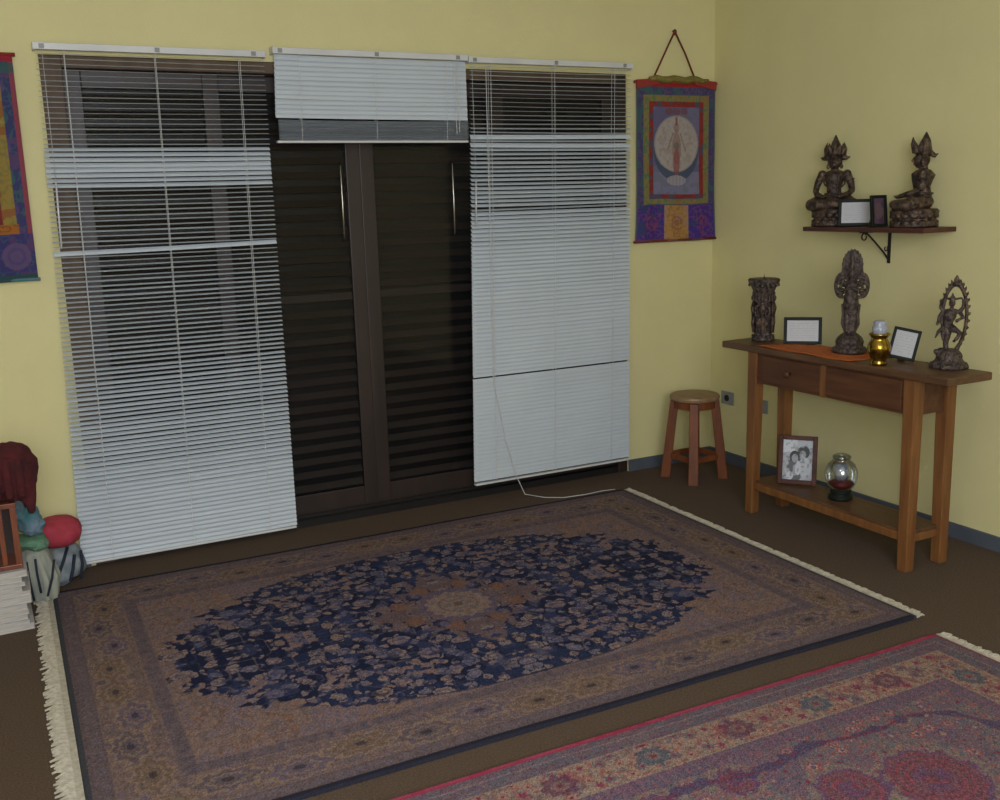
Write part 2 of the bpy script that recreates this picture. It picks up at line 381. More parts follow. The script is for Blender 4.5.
# ---------------------------------------------------------------- rugs
def rug(name, label, cx, cy, W, D, rz, painter, st, fr_w, seed, group='patterned wool rugs on the brown carpet'):
    t = thing(name, label, 'rug', (cx, cy, 0), rz, group)
    nx, ny = int(W/st), int(D/st)
    xs_ = np.linspace(-W/2, W/2, nx); ys_ = np.linspace(-D/2, D/2, ny); X, Y = np.meshgrid(xs_, ys_)
    img = painter(X, Y, W, D)
    Z = .011+.0025*(vnoise(X, Y, 3, seed)-.5)+.0006*np.random.RandomState(seed).rand(*X.shape)
    wob = .006*(vnoise(X, Y, 2.2, seed+3)-.5)
    P = np.stack([X+wob, Y+wob, Z], -1)
    P[0, :, 2] = .001; P[-1, :, 2] = .001; P[:, 0, 2] = .001; P[:, -1, 2] = .001
    grid_mesh('woven_pile', P, img, 'woven', t)
    # knotted tassels on both short ends
    rs = random.Random(seed)
    for s in (-1, 1):
        m = MB(); fw = fr_w[0] if s < 0 else fr_w[1]
        m.box((min(s*W/2, s*(W/2+fw*.35)), -D/2+.005, .001), (max(s*W/2, s*(W/2+fw*.35)), D/2-.005, .008))
        y = -D/2+.008
        while y < D/2-.005:
            ln = fw*rs.uniform(.75, 1.15); dy = rs.uniform(-.008, .008)
            x0 = s*(W/2+fw*.3); x1 = s*(W/2+ln)
            m.tube([(x0, y, .006), ((x0+x1)/2, y+dy*.5, .010), (x1, y+dy, .004)], [.0045, .0055, .003], n=5)
            y += .0095
        o = m.build('fringe', 'fringe', t); o['kind'] = 'stuff'
    return t

NAVY = (.009, .013, .034); NAV2 = (.02, .03, .075); BEI = (.165, .115, .085); PNK = (.17, .115, .105); GLD = (.17, .115, .085)
GRY = (.095, .085, .085); BRN = (.085, .055, .045); LIL = (.12, .10, .13); OCH = (.17, .085, .04); CRM = (.22, .17, .12)
def fract(x, y, f, seed): return vnoise(x, y, f, seed)*.55+vnoise(x, y, f*2.1, seed+50)*.3+vnoise(x, y, f*4.3, seed+90)*.15
def heather(img, seed, amt=.16):
    rs = np.random.RandomState(seed); n = rs.randn(*img.shape[:2]); n2 = rs.randn(*img.shape[:2])
    img *= np.clip(1+amt*n, .45, 1.7)[..., None]; img[..., 0] *= np.clip(1+.10*n2, .6, 1.5); img[..., 2] *= np.clip(1-.12*n2, .6, 1.5)
def palmettes(img, msk, s, e, per, eo, rad, cols, outline):
    ph = s/per+.5; ci = np.round(ph); ds = (ph-ci)*per*.72; k = (ci.astype(int)) % len(cols)
    yo = eo[0]+eo[1]*np.where(ci % 2 == 0, 1, -1); dr = np.hypot(ds*.85, (e-yo)*1.1); am = np.arctan2(e-yo, ds); pt = rad*(1+.13*np.cos(8*am))
    mixc(img, (msk & (dr < pt*1.25))*.75, outline)
    cc = np.array(cols)[k]
    m = (msk & (dr < pt))[..., None]*.9; img[:] = img*(1-m)+cc*m
    mixc(img, (msk & (np.abs(dr-pt*.62) < rad*.09))*.7, outline); mixc(img, (msk & (dr < pt*.22))*.8, (.03, .025, .03))
def paint_blue(X, Y, W, D):
    img = np.zeros(X.shape+(3,)); img[:] = (.172, .120, .094)
    ax, ay = np.abs(X), np.abs(Y)
    f1, f2, f3 = fract(ax, ay, 13, 2), fract(ax, ay, 30, 3), vnoise(ax, ay, 62, 4)
    mixc(img, (f2 > .52)*.5, PNK); mixc(img, (f3 > .62)*.5, GRY); mixc(img, (f3 < .33)*.45, GLD); mixc(img, (f1 < .42)*.4, LIL)
    mixc(img, (np.abs(f1-.5) < .022)*.5, BRN); mixc(img, (np.abs(vnoise(ax, ay, 24, 14)-.5) < .05)*.4, OCH)
    rag = .10*(fract(ax, ay, 19, 77)-.5)+.06*(vnoise(ax, ay, 42, 78)-.5)
    ex = (np.abs(ax/1.09)**2.1+np.abs(ay/.675)**2.1)**(1/2.1)
    # flatter outline along the long sides, ragged at the pointed ends
    fld = (ex+rag*np.clip(1.4*ax, .25, 1.6)) < .985
    navy = np.where((vnoise(ax, ay, 9, 15) > .5)[..., None], np.array(NAVY), np.array((.016, .024, .055)))
    m = fld[..., None]*1.; img[:] = img*(1-m)+navy*m
    bl = fract(ax, ay, 21, 7); fine = fract(ax, ay, 42, 8)
    sub = img.copy(); rs = np.random.RandomState(44)
    wx = ax+.016*(vnoise(ax, ay, 40, 16)-.5)+.010*(vnoise(ax, ay, 90, 26)-.5); wy = ay+.016*(vnoise(ax, ay, 40, 17)-.5)+.010*(vnoise(ax, ay, 90, 27)-.5)
    tones = [(.195, .145, .128), (.170, .130, .130), (.205, .148, .120), (.130, .115, .135), (.175, .142, .130)]
    for st_, r0, sd_ in ((.052, .0155, 1), (.088, .026, 2), (.150, .034, 3)):
        for (px, py) in jgrid(0, 1.12, 0, .72, st_, 60+sd_, .42):
            q = r0*rs.uniform(.65, 1.35); sel = (np.abs(ax-px) < q*1.6) & (np.abs(ay-py) < q*1.6)
            if not sel.any() or rs.rand() < .12: continue
            dx, dy = wx[sel]-px, wy[sel]-py; an = rs.rand()*PI; ux = dx*math.cos(an)+dy*math.sin(an); uy = -dx*math.sin(an)+dy*math.cos(an)
            d = np.hypot(ux, uy*rs.uniform(1, 1.5))/q; c = np.array(tones[rs.randint(5)]); S = sub[sel]
            S = np.where((d < 1.22)[:, None], np.array(NAVY), S); S = np.where((d < 1)[:, None], c, S)
            if st_ > .06: S = np.where(((d < .62) & (d > .48))[:, None], c*.55, S); S = np.where((d < .25)[:, None], c*1.25, S)
            sub[sel] = S
    vine1 = np.abs(vnoise(ax, ay, 17, 33)-.5) < .022; mixc(sub, vine1*.8, (.10, .082, .085)); mixc(sub, (np.abs(vnoise(ax, ay, 27, 34)-.5) < .024)*.75, NAVY)
    mixc(sub, (f3 > .72)*.6, (.03, .035, .07)); mixc(sub, (vnoise(ax, ay, 20, 18) > .72)*.4, (.045, .055, .11))
    img[fld] = sub[fld]
    i0 = img.copy(); flowers(img, wx, wy, [(.64, .02), (.84, .28), (.33, .43), (.60, .38)], .062, [((.155, .11, .095), PNK, (.13, .10, .10))], 8); img[:] = np.where((f3 > .42)[..., None], img, i0)
    mixc(img, ((np.abs(ex-.985) < .007) & (ax < .62))*.75, (.03, .03, .045))
    # central quatrefoil and rosette
    r = np.hypot(X, Y); a = np.arctan2(Y, X)
    q = .285+.05*np.cos(4*a)+.02*np.cos(16*a)+.10*(f1-.5)
    mixc(img, ((r < q) & (f2 > .40))*.8, (.13, .088, .075)); mixc(img, ((r < q) & (np.abs(fine-.5) < .03))*.6, (.06, .055, .09))
    for k in range(8):
        aa = k*PI/4+PI/8; mixc(img, (np.hypot((X-.235*math.cos(aa))*.8, Y-.20*math.sin(aa))+.03*(f3-.5) < .034)*.65, (.17, .085, .045))
    q2 = .125+.008*np.cos(16*a)
    mixc(img, ((r < q2+.03) & (f3 > .3))*.8, (.085, .07, .105)); mixc(img, (r < q2)*1., (.19, .14, .11))
    mixc(img, ((r < q2) & (np.cos(16*a+r*60) > .3) & (r > .03))*.5, PNK); mixc(img, (np.abs(r-.075) < .006)*.45, BRN); mixc(img, ((r < q2) & (f3 > .62))*.5, GRY); mixc(img, (r < .02)*.8, BRN)
    # borders, measured in from the edge
    e = np.minimum(W/2-ax, D/2-ay); long_ = (D/2-ay) < (W/2-ax); s = np.where(long_, ax, ay)
    bd = lambda a_, b_: (e >= a_) & (e < b_)
    mixc(img, bd(0, .30)*1., (.132, .092, .082))
    mixc(img, bd(0, .30)*(f3 > .56)*.5, GRY); mixc(img, bd(0, .30)*(f2 > .55)*.45, (.12, .09, .10)); mixc(img, bd(0, .3)*(vnoise(ax, ay, 80, 29) > .6)*.4, (.16, .11, .07))
    mixc(img, bd(.02, .075)*.8, (.088, .068, .07)); mixc(img, bd(.03, .065)*(vnoise(s, e, 70, 30) > .5)*.4, (.13, .105, .11)); mixc(img, (bd(.074, .080) | bd(.240, .246) | bd(.296, .302))*(f3 > .3)*.55, GLD)
    vine = np.abs(e-(.157+.040*np.sin(s*2*PI/.36+.8)))+.02*(f2-.5)
    mixc(img, bd(.08, .24)*(vine < .010)*.7, (.18, .13, .095)); mixc(img, bd(.08, .24)*(np.abs(vnoise(s, e, 26, 12)-.5) < .055)*.6, (.175, .122, .09)); mixc(img, bd(.08, .24)*(np.abs(vnoise(s, e, 34, 13)-.5) < .04)*.5, (.05, .045, .05))
    palmettes(img, bd(.08, .24), s, e, .19, (.158, .018), .052, [(.085, .068, .075), (.12, .085, .06), (.095, .075, .095)], (.185, .13, .09))
    mixc(img, bd(.246, .296)*.9, (.095, .076, .08)); mixc(img, bd(.246, .296)*(vnoise(s, e, 50, 31) > .55)*.6, (.14, .10, .095)); mixc(img, bd(.252, .29)*(np.abs(np.sin(s*PI/.05)) > .8)*.35, (.06, .05, .07))
    img *= np.array((1.10, 1.04, 1.11)); heather(img, 1, .20)
    mixc(img, ((D/2-ay) < .021)*.95, (.011, .013, .024)); mixc(img, ((W/2-ax) < .02)*.9, (.035, .04, .05))
    return img
rug('oriental_rug', 'large oriental rug with a navy oval field in front of the blinds', -2.243, -1.262, 2.806, 1.93, -.010, paint_blue, .0040, (.066, .045), 3)

MAG = (.20, .03, .06); MAU = (.17, .115, .13); CR2 = (.27, .205, .16); VIO = (.12, .07, .13); SL = (.10, .115, .14)
def paint_pink(X, Y, W, D):
    img = np.zeros(X.shape+(3,)); img[:] = (.18, .14, .135)
    ax, ay = np.abs(X), np.abs(Y)
    n1 = vnoise(ax, ay, 30, 31); n2 = vnoise(ax, ay, 15, 32); n3 = vnoise(ax, ay, 75, 33); n4 = vnoise(X, Y, 9, 34)
    mixc(img, (n1 > .55)*.6, MAU); mixc(img, (n3 > .6)*.6, SL); mixc(img, (n3 < .32)*.5, (.25, .08, .09)); mixc(img, (n4 > .62)*.35, VIO)
    flowers(img, ax, ay, jgrid(.0, 1.3, 0, .9, .07, 41), .022, [((.26, .07, .09), CR2, VIO), (MAU, SL, MAG), (VIO, MAU, CR2)], 42)
    rr = np.hypot; 
    # round dark-pink medallions in the field
    for (mx, my, mr) in ((.585, .255, .135), (.0, .0, .30), (.36, .325, .090), (.12, .50, .055)):
        r = rr(ax-mx, ay-my); a = np.arctan2(ay-my, ax-mx)
        ed = mr*(1+.05*np.cos(10*a)); ins = r < ed
        mixc(img, ins*.85, (.14, .045, .065)); mixc(img, (ins & (np.cos(r*2*PI/.024) > .1))*.75, (.25, .06, .085)); mixc(img, (ins & (n3 > .55))*.45, (.12, .09, .10))
        mixc(img, (ins & (np.cos(a*36) > .3) & (r > mr*.3))*.4, MAU); mixc(img, (ins & (r < mr*.42) & (n1 > .45))*.7, VIO)
        mixc(img, (np.abs(r-ed) < .009)*.9, VIO); mixc(img, ((r > ed) & (r < ed+.03) & (n3 > .4))*.6, (.22, .17, .13))
    # scalloped violet ribbon framing the field
    e = np.minimum(W/2-ax, D/2-ay); long_ = (D/2-ay) < (W/2-ax); s = np.where(long_, ax, ay)
    rib = np.abs(e-(.335+.035*np.abs(np.sin(s*PI/.42))+np.maximum(0, .22-np.hypot(W/2-.32-ax, D/2-.32-ay))*.6))
    mixc(img, ((rib+.03*(n1-.5)) < .015)*.85, (.075, .06, .115)); mixc(img, ((rib < .004) & (n1 > .45))*.6, MAG)
    bd = lambda a_, b_: (e >= a_) & (e < b_)
    mixc(img, bd(0, .10)*1., (.15, .115, .13)); mixc(img, bd(0, .10)*(n3 > .55)*.6, (.12, .075, .11)); mixc(img, bd(0, .10)*(n1 > .6)*.5, SL)
    mixc(img, bd(.05, .056)*.6, (.23, .18, .17)); mixc(img, (bd(.098, .104) | bd(.238, .244))*.9, CR2)
    mixc(img, bd(.104, .238)*1., CR2); mixc(img, bd(.104, .238)*(n3 > .60)*.75, (.24, .09, .09)); mixc(img, bd(.104, .238)*(np.abs(n1-.5) < .07)*.7, (.16, .12, .12))
    bb = img.copy()
    flowers(bb, s, e, jgrid(0, 1.4, .12, .235, .052, 51), .019, [((.26, .10, .10), MAG, VIO), (SL, MAU, MAG), ((.28, .13, .10), CR2, MAG)], 52)
    k = bd(.106, .236); img[k] = bb[k]
    ph = s/.30; ci = np.round(ph); dr = np.hypot((ph-ci)*.30, (e-.17)*1.15); am = np.arctan2(e-.17, (ph-ci)*.3); pt = .05+.006*np.cos(8*am)
    ccc = np.where((ci % 2 == 0)[..., None], np.array((.085, .105, .13)), np.array((.13, .06, .085)))
    mk = (k & (dr < pt))[..., None]*.9; img[:] = img*(1-mk)+ccc*mk; mixc(img, (k & (dr < pt*.5))*.7, (.20, .15, .13)); mixc(img, (k & (dr < pt*.2))*.8, MAG)
    mixc(img, bd(.244, .30)*1., (.14, .09, .13)); mixc(img, bd(.244, .30)*(((s*30) % 1) < .45)*.45, (.21, .12, .14)); mixc(img, bd(.244, .3)*(n3 > .6)*.5, SL)
    img *= np.array((.88, .81, .80)); heather(img, 2, .24)
    mixc(img, (((D/2-ay) < .024))*.95, (.27, .028, .062)); mixc(img, (((D/2-ay) < .018) & (n1 > .4))*.3, (.33, .09, .12)); mixc(img, ((W/2-ax) < .018)*.9, (.16, .05, .07))
    return img
rug('oriental_rug', 'pink and mauve oriental rug with a bright pink edge in the near right corner', -2.238, -3.235, 2.62, 1.76, -.010, paint_pink, .0036, (.05, .05), 13)

# ---------------------------------------------------------------- wall hangings
def hanging(name, label, x0, x1, z0, z1, painter, flare=0, lean=0, bow=.012, st=.0028):
    W, Hh = x1-x0, z1-z0
    t = thing(name, label, 'wall hanging', ((x0+x1)/2, -.018, z0))
    nx, ny = int(W/st), int(Hh/st)
    X, Y = np.meshgrid(np.linspace(0, 1, nx), np.linspace(0, 1, ny))
    img = painter(X*W, Y*Hh, W, Hh)
    img = img*(1 if 'moon' in label else .68)
    low = np.clip(1-Y/.45, 0, 1)
    px = (X-.5)*W*(1+flare*low**2); pz = Y*Hh+.004*np.sin(X*7)*(1-Y)
    py = -.004-bow*np.sin(X*PI*3+.6)**2*low-.003*vnoise(X, Y, 6, 5)
    o = grid_mesh('printed_cloth', np.stack([px, py, pz], -1), img, 'brocade', t)
    sd = o.modifiers.new('thick', 'SOLIDIFY'); sd.thickness = .0025; sd.offset = 1
    MB().tube([(-W/2-.012, -.004, Hh+.002), (W/2+.012, -.004, Hh+.002)], .008, n=12).build('top_rod', 'redcloth', t, smooth=True)
    MB().tube([(-W/2*(1+flare)-.008, -.01, .004), (W/2*(1+flare)+.008, -.01, .004)], .007, n=10).build('bottom_rod', 'redcord' if 'moon' in label else 'teal', t, smooth=True)
    return t
def brocade(img, mask, c, c2, c3, X, Y, seed):
    n = vnoise(X, Y, 55, seed); n2 = vnoise(X, Y, 28, seed+1)
    mixc(img, mask*1., c); mixc(img, mask*(np.abs(n-.5) < .1)*.8, c2); mixc(img, mask*(n2 > .66)*.8, c3)
def paint_thangka(X, Y, W, Hh):
    img = np.zeros(X.shape+(3,)); v = Hh-Y; u = X-W/2; au = np.abs(u); one = np.ones(X.shape)
    brocade(img, one, (.055, .05, .12), (.10, .07, .14), (.04, .10, .10), X, Y, 61)
    # lower panel
    low = v > .650; brocade(img, low, (.05, .028, .19), (.16, .05, .14), (.035, .05, .13), X, Y, 63)
    for cx_ in (-.165, .165):
        r = np.hypot(u-cx_, v-.745); mixc(img, (low & (np.abs(r-.034) < .007) & (vnoise(X, Y, 80, 2) > .35))*.7, (.22, .05, .09)); mixc(img, (low & (r < .014))*.6, (.2, .05, .07))
    mid = low & (au < .080); brocade(img, mid, (.34, .19, .06), (.24, .12, .05), (.30, .18, .12), X, Y, 65)
    r = np.hypot(u, v-.745); mixc(img, (mid & (np.abs(r-.034) < .007) & (vnoise(X, Y, 90, 3) > .35))*.7, (.24, .08, .05)); mixc(img, (mid & (r < .018))*.6, (.16, .08, .06))
    def ring(a, b, top, bot): return (au < a) & (v > top) & (v < bot) & ~((au < b) & (v > top+(a-b)) & (v < bot-(a-b)*.8))
    brocade(img, ring(.218, .182, .062, .645), (.19, .16, .06), (.07, .14, .08), (.22, .13, .05), X, Y, 67)
    brocade(img, ring(.182, .155, .098, .612), (.23, .03, .025), (.14, .03, .03), (.05, .07, .12), X, Y, 69)
    pic = (au < .155) & (v > .125) & (v < .590)
    mixc(img, pic*1., (.11, .10, .19)); mixc(img, (pic & (v > .47))*1., (.16, .155, .24)); mixc(img, (pic & (vnoise(X, Y, 20, 71) > .6))*.35, (.18, .17, .25)); mixc(img, (pic & (vnoise(X, Y, 45, 72) > .68))*.35, (.10, .12, .12))
    for sx in (-.05, 0, .05): mixc(img, (pic & (np.hypot((u-sx)/1.4, (v-.148)) < .018))*.7, (.16, .05, .05))
    r1 = np.hypot(u/.152, (v-.355)/.165); mixc(img, (pic & (r1 < 1) & (v > .33))*.9, (.05, .07, .11))
    r2 = np.hypot(u/.148, (v-.320)/.150); mixc(img, (pic & (r2 < 1))*.98, (.33, .30, .28)); mixc(img, (pic & (np.abs(r2-.97) < .025))*.7, (.24, .20, .18))
    a = np.arctan2(v-.32, u); mixc(img, (pic & (r2 < .8) & (np.cos(a*18) > .3))*.35, (.28, .21, .18)); mixc(img, (pic & (r2 < .9) & (vnoise(X, Y, 60, 73) > .62))*.4, (.24, .17, .15))
    # simple standing figure on a lotus
    fig = pic & (((np.hypot(u/.030, (v-.345)/.085)) < 1) | ((np.hypot(u/.016, (v-.235)/.03)) < 1)); mixc(img, fig*.7, (.22, .13, .11))
    mixc(img, (pic & (np.hypot(u/.022, (v-.42)/.075) < 1))*.8, (.22, .07, .07)); mixc(img, (pic & (np.hypot(u/.02, (v-.33)/.02) < 1))*.6, (.09, .10, .09))
    mixc(img, (pic & (au < .006) & (v > .180) & (v < .22))*.9, (.18, .07, .06)); mixc(img, (pic & (np.abs(au-.030-(v-.28)*.4) < .006) & (v > .26) & (v < .36))*.6, (.20, .12, .10))
    lot = pic & (np.hypot(u/.065, (v-.515)/.028) < 1); mixc(img, lot*.9, (.29, .27, .30)); mixc(img, (lot & (np.cos(u*260) > .5))*.5, (.20, .16, .2))
    mixc(img, (np.abs(au-W/2) < .008)*.9, (.07, .10, .11)); mixc(img, (v > Hh-.012)*.8, (.14, .05, .06))
    mixc(img, (v < .022)*1., (.28, .02, .02))
    return img
T1 = hanging('wall_hanging', 'blue and purple cloth hanging with a pale moon disc, right of the blinds',
             -.540, -.014, 1.290, 2.135, paint_thangka, flare=.05)
# gathered veil and red corners along the top, hanging ribbon, nail
vm = MB(); zt = .845
pts = [(-.18+.39*k/10, -.012-.004*(k % 2), zt+.018+.006*math.sin(k*1.9)) for k in range(11)]
vm.tube(pts, [.012, .016, .018, .019, .017, .018, .018, .019, .017, .013, .007], n=10)
vm.build('rolled_veil', 'olive', T1, smooth=True)
for s in (-1, 1):
    MB().prism([(s*.265, -.016, zt+.012), (s*.12, -.016, zt+.022), (s*.12, -.016, zt-.006), (s*.265, -.016, zt-.035)],
               [(s*.265, -.006, zt+.012), (s*.12, -.006, zt+.022), (s*.12, -.006, zt-.006), (s*.265, -.006, zt-.035)]).build('corner_patch', 'redcloth', T1)
hx, hz = -.284+.2715, 2.405-1.290
MB().tube([(-.155, -.008, zt+.02), (-.08, -.006, zt+.15), (hx-.004, -.006, hz-.01)], .0048, n=6).tube([(hx+.004, -.006, hz-.01), (.06, -.006, zt+.15), (.125, -.008, zt+.02)], .0048, n=6).ell((hx, -.007, hz-.008), (.011, .008, .016)).build('hanging_ribbon', 'redcord', T1, smooth=True)
MB().tube([(hx, .016, hz), (hx, -.012, hz+.003)], .003).build('nail', 'iron', T1)

def paint_left(X, Y, W, Hh):
    img = np.zeros(X.shape+(3,)); v = Hh-Y; u = W-X; one = np.ones(X.shape)   # u measured from the right edge
    brocade(img, one, (.05, .05, .16), (.05, .13, .13), (.12, .06, .16), X, Y, 81)
    mixc(img, (u < .018)*1., (.30, .06, .09))
    for k in range(6):
        r = np.hypot(u-.075, v-(.12+k*.12)); mixc(img, (r < .034)*.7, [(.13, .07, .20), (.04, .14, .12)][k % 2])
    brocade(img, (u > .055) & (u < .105) & (v > .08) & (v < .66), (.34, .24, .05), (.22, .20, .06), (.30, .10, .03), X, Y, 83)
    brocade(img, (u > .105) & (v > .08) & (v < .66), (.24, .025, .025), (.15, .02, .03), (.30, .05, .04), X, Y, 85)
    brocade(img, (u > .24) & (v > .14) & (v < .60), (.10, .08, .05), (.25, .16, .06), (.06, .10, .14), X, Y, 87)
    brocade(img, (u > .05) & (v > .66) & (v < .70), (.40, .14, .02), (.14, .06, .02), (.45, .25, .04), X, Y, 88)
    low = v > .70; brocade(img, low, (.05, .04, .17), (.05, .10, .16), (.12, .05, .16), X, Y, 89)
    for k in range(4):
        r = np.hypot(u-.07-k*.17, v-.79); mixc(img, (low & (r < .055))*.8, (.15, .09, .20)); mixc(img, (low & (np.abs(r-.03) < .006))*.6, (.07, .06, .20))
    mixc(img, (v > Hh-.028)*1., (.03, .08, .09)); mixc(img, (v < .028)*1., (.34, .02, .04)); mixc(img, ((v > .03) & (v < .07))*.8, (.04, .12, .11))
    return img
hanging('wall_hanging', 'dark blue and green brocade hanging on the wall at the far left', -4.16, -3.535, 1.275, 2.165, paint_left, flare=.0)

# ---------------------------------------------------------------- console table
TX0, TX1, TY0, TY1, TH = -.530, -.285, -.928, -1.905, .832   # leg outer faces
tb = thing('console_table', 'honey wooden console table with two drawers and a low shelf', 'table', ((TX0+TX1)/2, (TY0+TY1)/2, 0))
OX, OY = (TX0+TX1)/2, (TY0+TY1)/2
def lb(x0, y0, z0, x1, y1, z1): return (min(x0, x1)-OX, min(y0, y1)-OY, z0), (max(x0, x1)-OX, max(y0, y1)-OY, z1)
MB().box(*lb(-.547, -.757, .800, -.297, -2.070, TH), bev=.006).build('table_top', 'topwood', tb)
lw_ = .057
for (x, sx) in ((TX0, 1), (TX1, -1)):
    for (y, sy) in ((TY0, -1), (TY1, 1)):
        a, b = x-OX, y-OY; q = lw_; p = lw_*.82
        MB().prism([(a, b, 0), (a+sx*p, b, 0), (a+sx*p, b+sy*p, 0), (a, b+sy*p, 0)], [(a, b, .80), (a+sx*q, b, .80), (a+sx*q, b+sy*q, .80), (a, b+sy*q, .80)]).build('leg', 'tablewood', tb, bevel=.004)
az0, az1 = .652, .800
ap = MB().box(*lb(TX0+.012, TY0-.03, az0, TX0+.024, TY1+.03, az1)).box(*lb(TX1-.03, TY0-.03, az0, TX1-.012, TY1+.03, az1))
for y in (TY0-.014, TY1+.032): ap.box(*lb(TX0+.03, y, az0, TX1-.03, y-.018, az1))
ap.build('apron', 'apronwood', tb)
MB().box(*lb(TX0+.006, -1.395, az0, TX0+.016, -1.425, az1)).build('drawer_divider', 'tablewood', tb)
for (ya, yb_) in ((-1.026, -1.392), (-1.428, -1.834)):
    d = MB().box(*lb(TX0+.005, ya, az0+.012, TX0+.30*.8, yb_, az1-.012)).build('drawer', 'apronwood', tb, bevel=.003)
    if ya > -1.2:
        MB().lathe([(.006, 0), (.007, .01), (.014, .018), (.015, .024), (.009, .03), (0.001, .031)], n=16).build('knob', 'apronwood', d, smooth=True)
        k = d.children[0]; k.rotation_euler = (0, -PI/2, 0); k.location = (TX0+.005-OX, (ya+yb_)/2-OY, .727)
MB().box(*lb(TX0+.022, TY0-.02, .148, TX1-.02, TY1+.02, .166), bev=.003).build('low_shelf', 'topwood', tb)
st = MB().box(*lb(TX0+.012, TY0-.05, .122, TX0+.034, TY1+.05, .158)).box(*lb(TX1-.034, TY0-.05, .122, TX1-.012, TY1+.05, .158))
for y in (TY0-.015, TY1+.04): st.box(*lb(TX0+.05, y, .118, TX1-.05, y-.025, .15))
st.build('stretcher', 'tablewood', tb, bevel=.003)

# ---------------------------------------------------------------- wall shelf
sh = thing('wall_shelf', 'narrow reddish wooden wall shelf on an iron bracket', 'shelf', (0, -1.29, 1.352))
MB().box((-.205, -.340, 0), (-.001, .362, .021), bev=.003).build('shelf_board', 'shelfwood', sh)
b = MB()
b.box((-.005, .008, -.15), (-.0005, .024, -.001)).box((-.19, .010, -.005), (-.003, .022, -.0005))
b.tube([(-.004, .016, -.135), (-.03, .016, -.105), (-.10, .016, -.045), (-.15, .016, -.006)], .0045)
b.tube(arc((-.165, .016, -.022), .015, .015, .6, 2*PI+.2, 16, (1, 0, 0), (0, 0, 1)), .0035)
b.tube(arc((-.022, .016, -.082), .010, .010, 2.2, 2.2+5, 12, (1, 0, 0), (0, 0, 1)), .003)
b.build('bracket', 'iron', sh)

# ---------------------------------------------------------------- stool
st_ = thing('stool', 'small round wooden stool in the room corner', 'stool', (-.352, -.300, 0), .14)
MB().lathe([(.124, .440), (.132, .446), (.135, .458), (.132, .468), (.124, .472), (.001, .473)], n=40).build('seat', 'stoolseat', st_, smooth=False, bevel=.002)
MB().lathe([(.108, .398), (.112, .400), (.112, .440), (.10, .440)], n=36).build('seat_rim', 'stoolwood', st_)
for k in range(4):
    a = k*PI/2-.85-PI/2+.02; c, s = math.cos(a), math.sin(a); q = .026; tq = .023
    rt, rb = .108, .158
    def sq(r, z, h): return [(r*c+(dx*c-dy*s), r*s+(dx*s+dy*c), z) for dx, dy in ((-h, -h), (h, -h), (h, h), (-h, h))]
    MB().prism(sq(rb, 0, q), sq(rt, .439, tq)).build('leg', 'stoolwood', st_, bevel=.003)
for k in range(4):
    a = k*PI/2-.85-PI/2+.02; a2 = a+PI/2; z = .125; r = rb-(rb-rt)*z/.439
    p, q = Vector((r*math.cos(a), r*math.sin(a), z)), Vector((r*math.cos(a2), r*math.sin(a2), z)); d = (q-p).normalized(); nrm = Vector((-d.y, d.x, 0))*.008; up = Vector((0, 0, .014))
    p += d*.018; q -= d*.018
    MB().prism([p-nrm-up, p+nrm-up, p+nrm+up, p-nrm+up], [q-nrm-up, q+nrm-up, q+nrm+up, q-nrm+up]).build('stretcher', 'stoolwood', st_)

# ---------------------------------------------------------------- sockets
for (y, z, lab, m2) in ((-.158, .385, 'grey wall socket with a dark centre beside the stool', 1), (-.440, .385, 'plain pale wall plate behind the front left table leg', 0)):
    s = thing('wall_socket', lab, 'socket', (-.001, y, z))
    MB().box((-.009, -.052, -.038), (0, .052, .038), bev=.003).build('cover_plate', 'socket', s)
    if m2:
        MB().lathe([(.019, 0), (.019, .003), (.015, .004), (.001, .0035)], n=20).build('socket_insert', 'socketdark', s)
        s.children[-1].rotation_euler = (0, -PI/2, 0); s.children[-1].location = (-.009, 0, 0)
    else:
        MB().box((-.012, -.010, -.018), (-.009, .010, .018), bev=.001).build('rocker', 'socket', s)

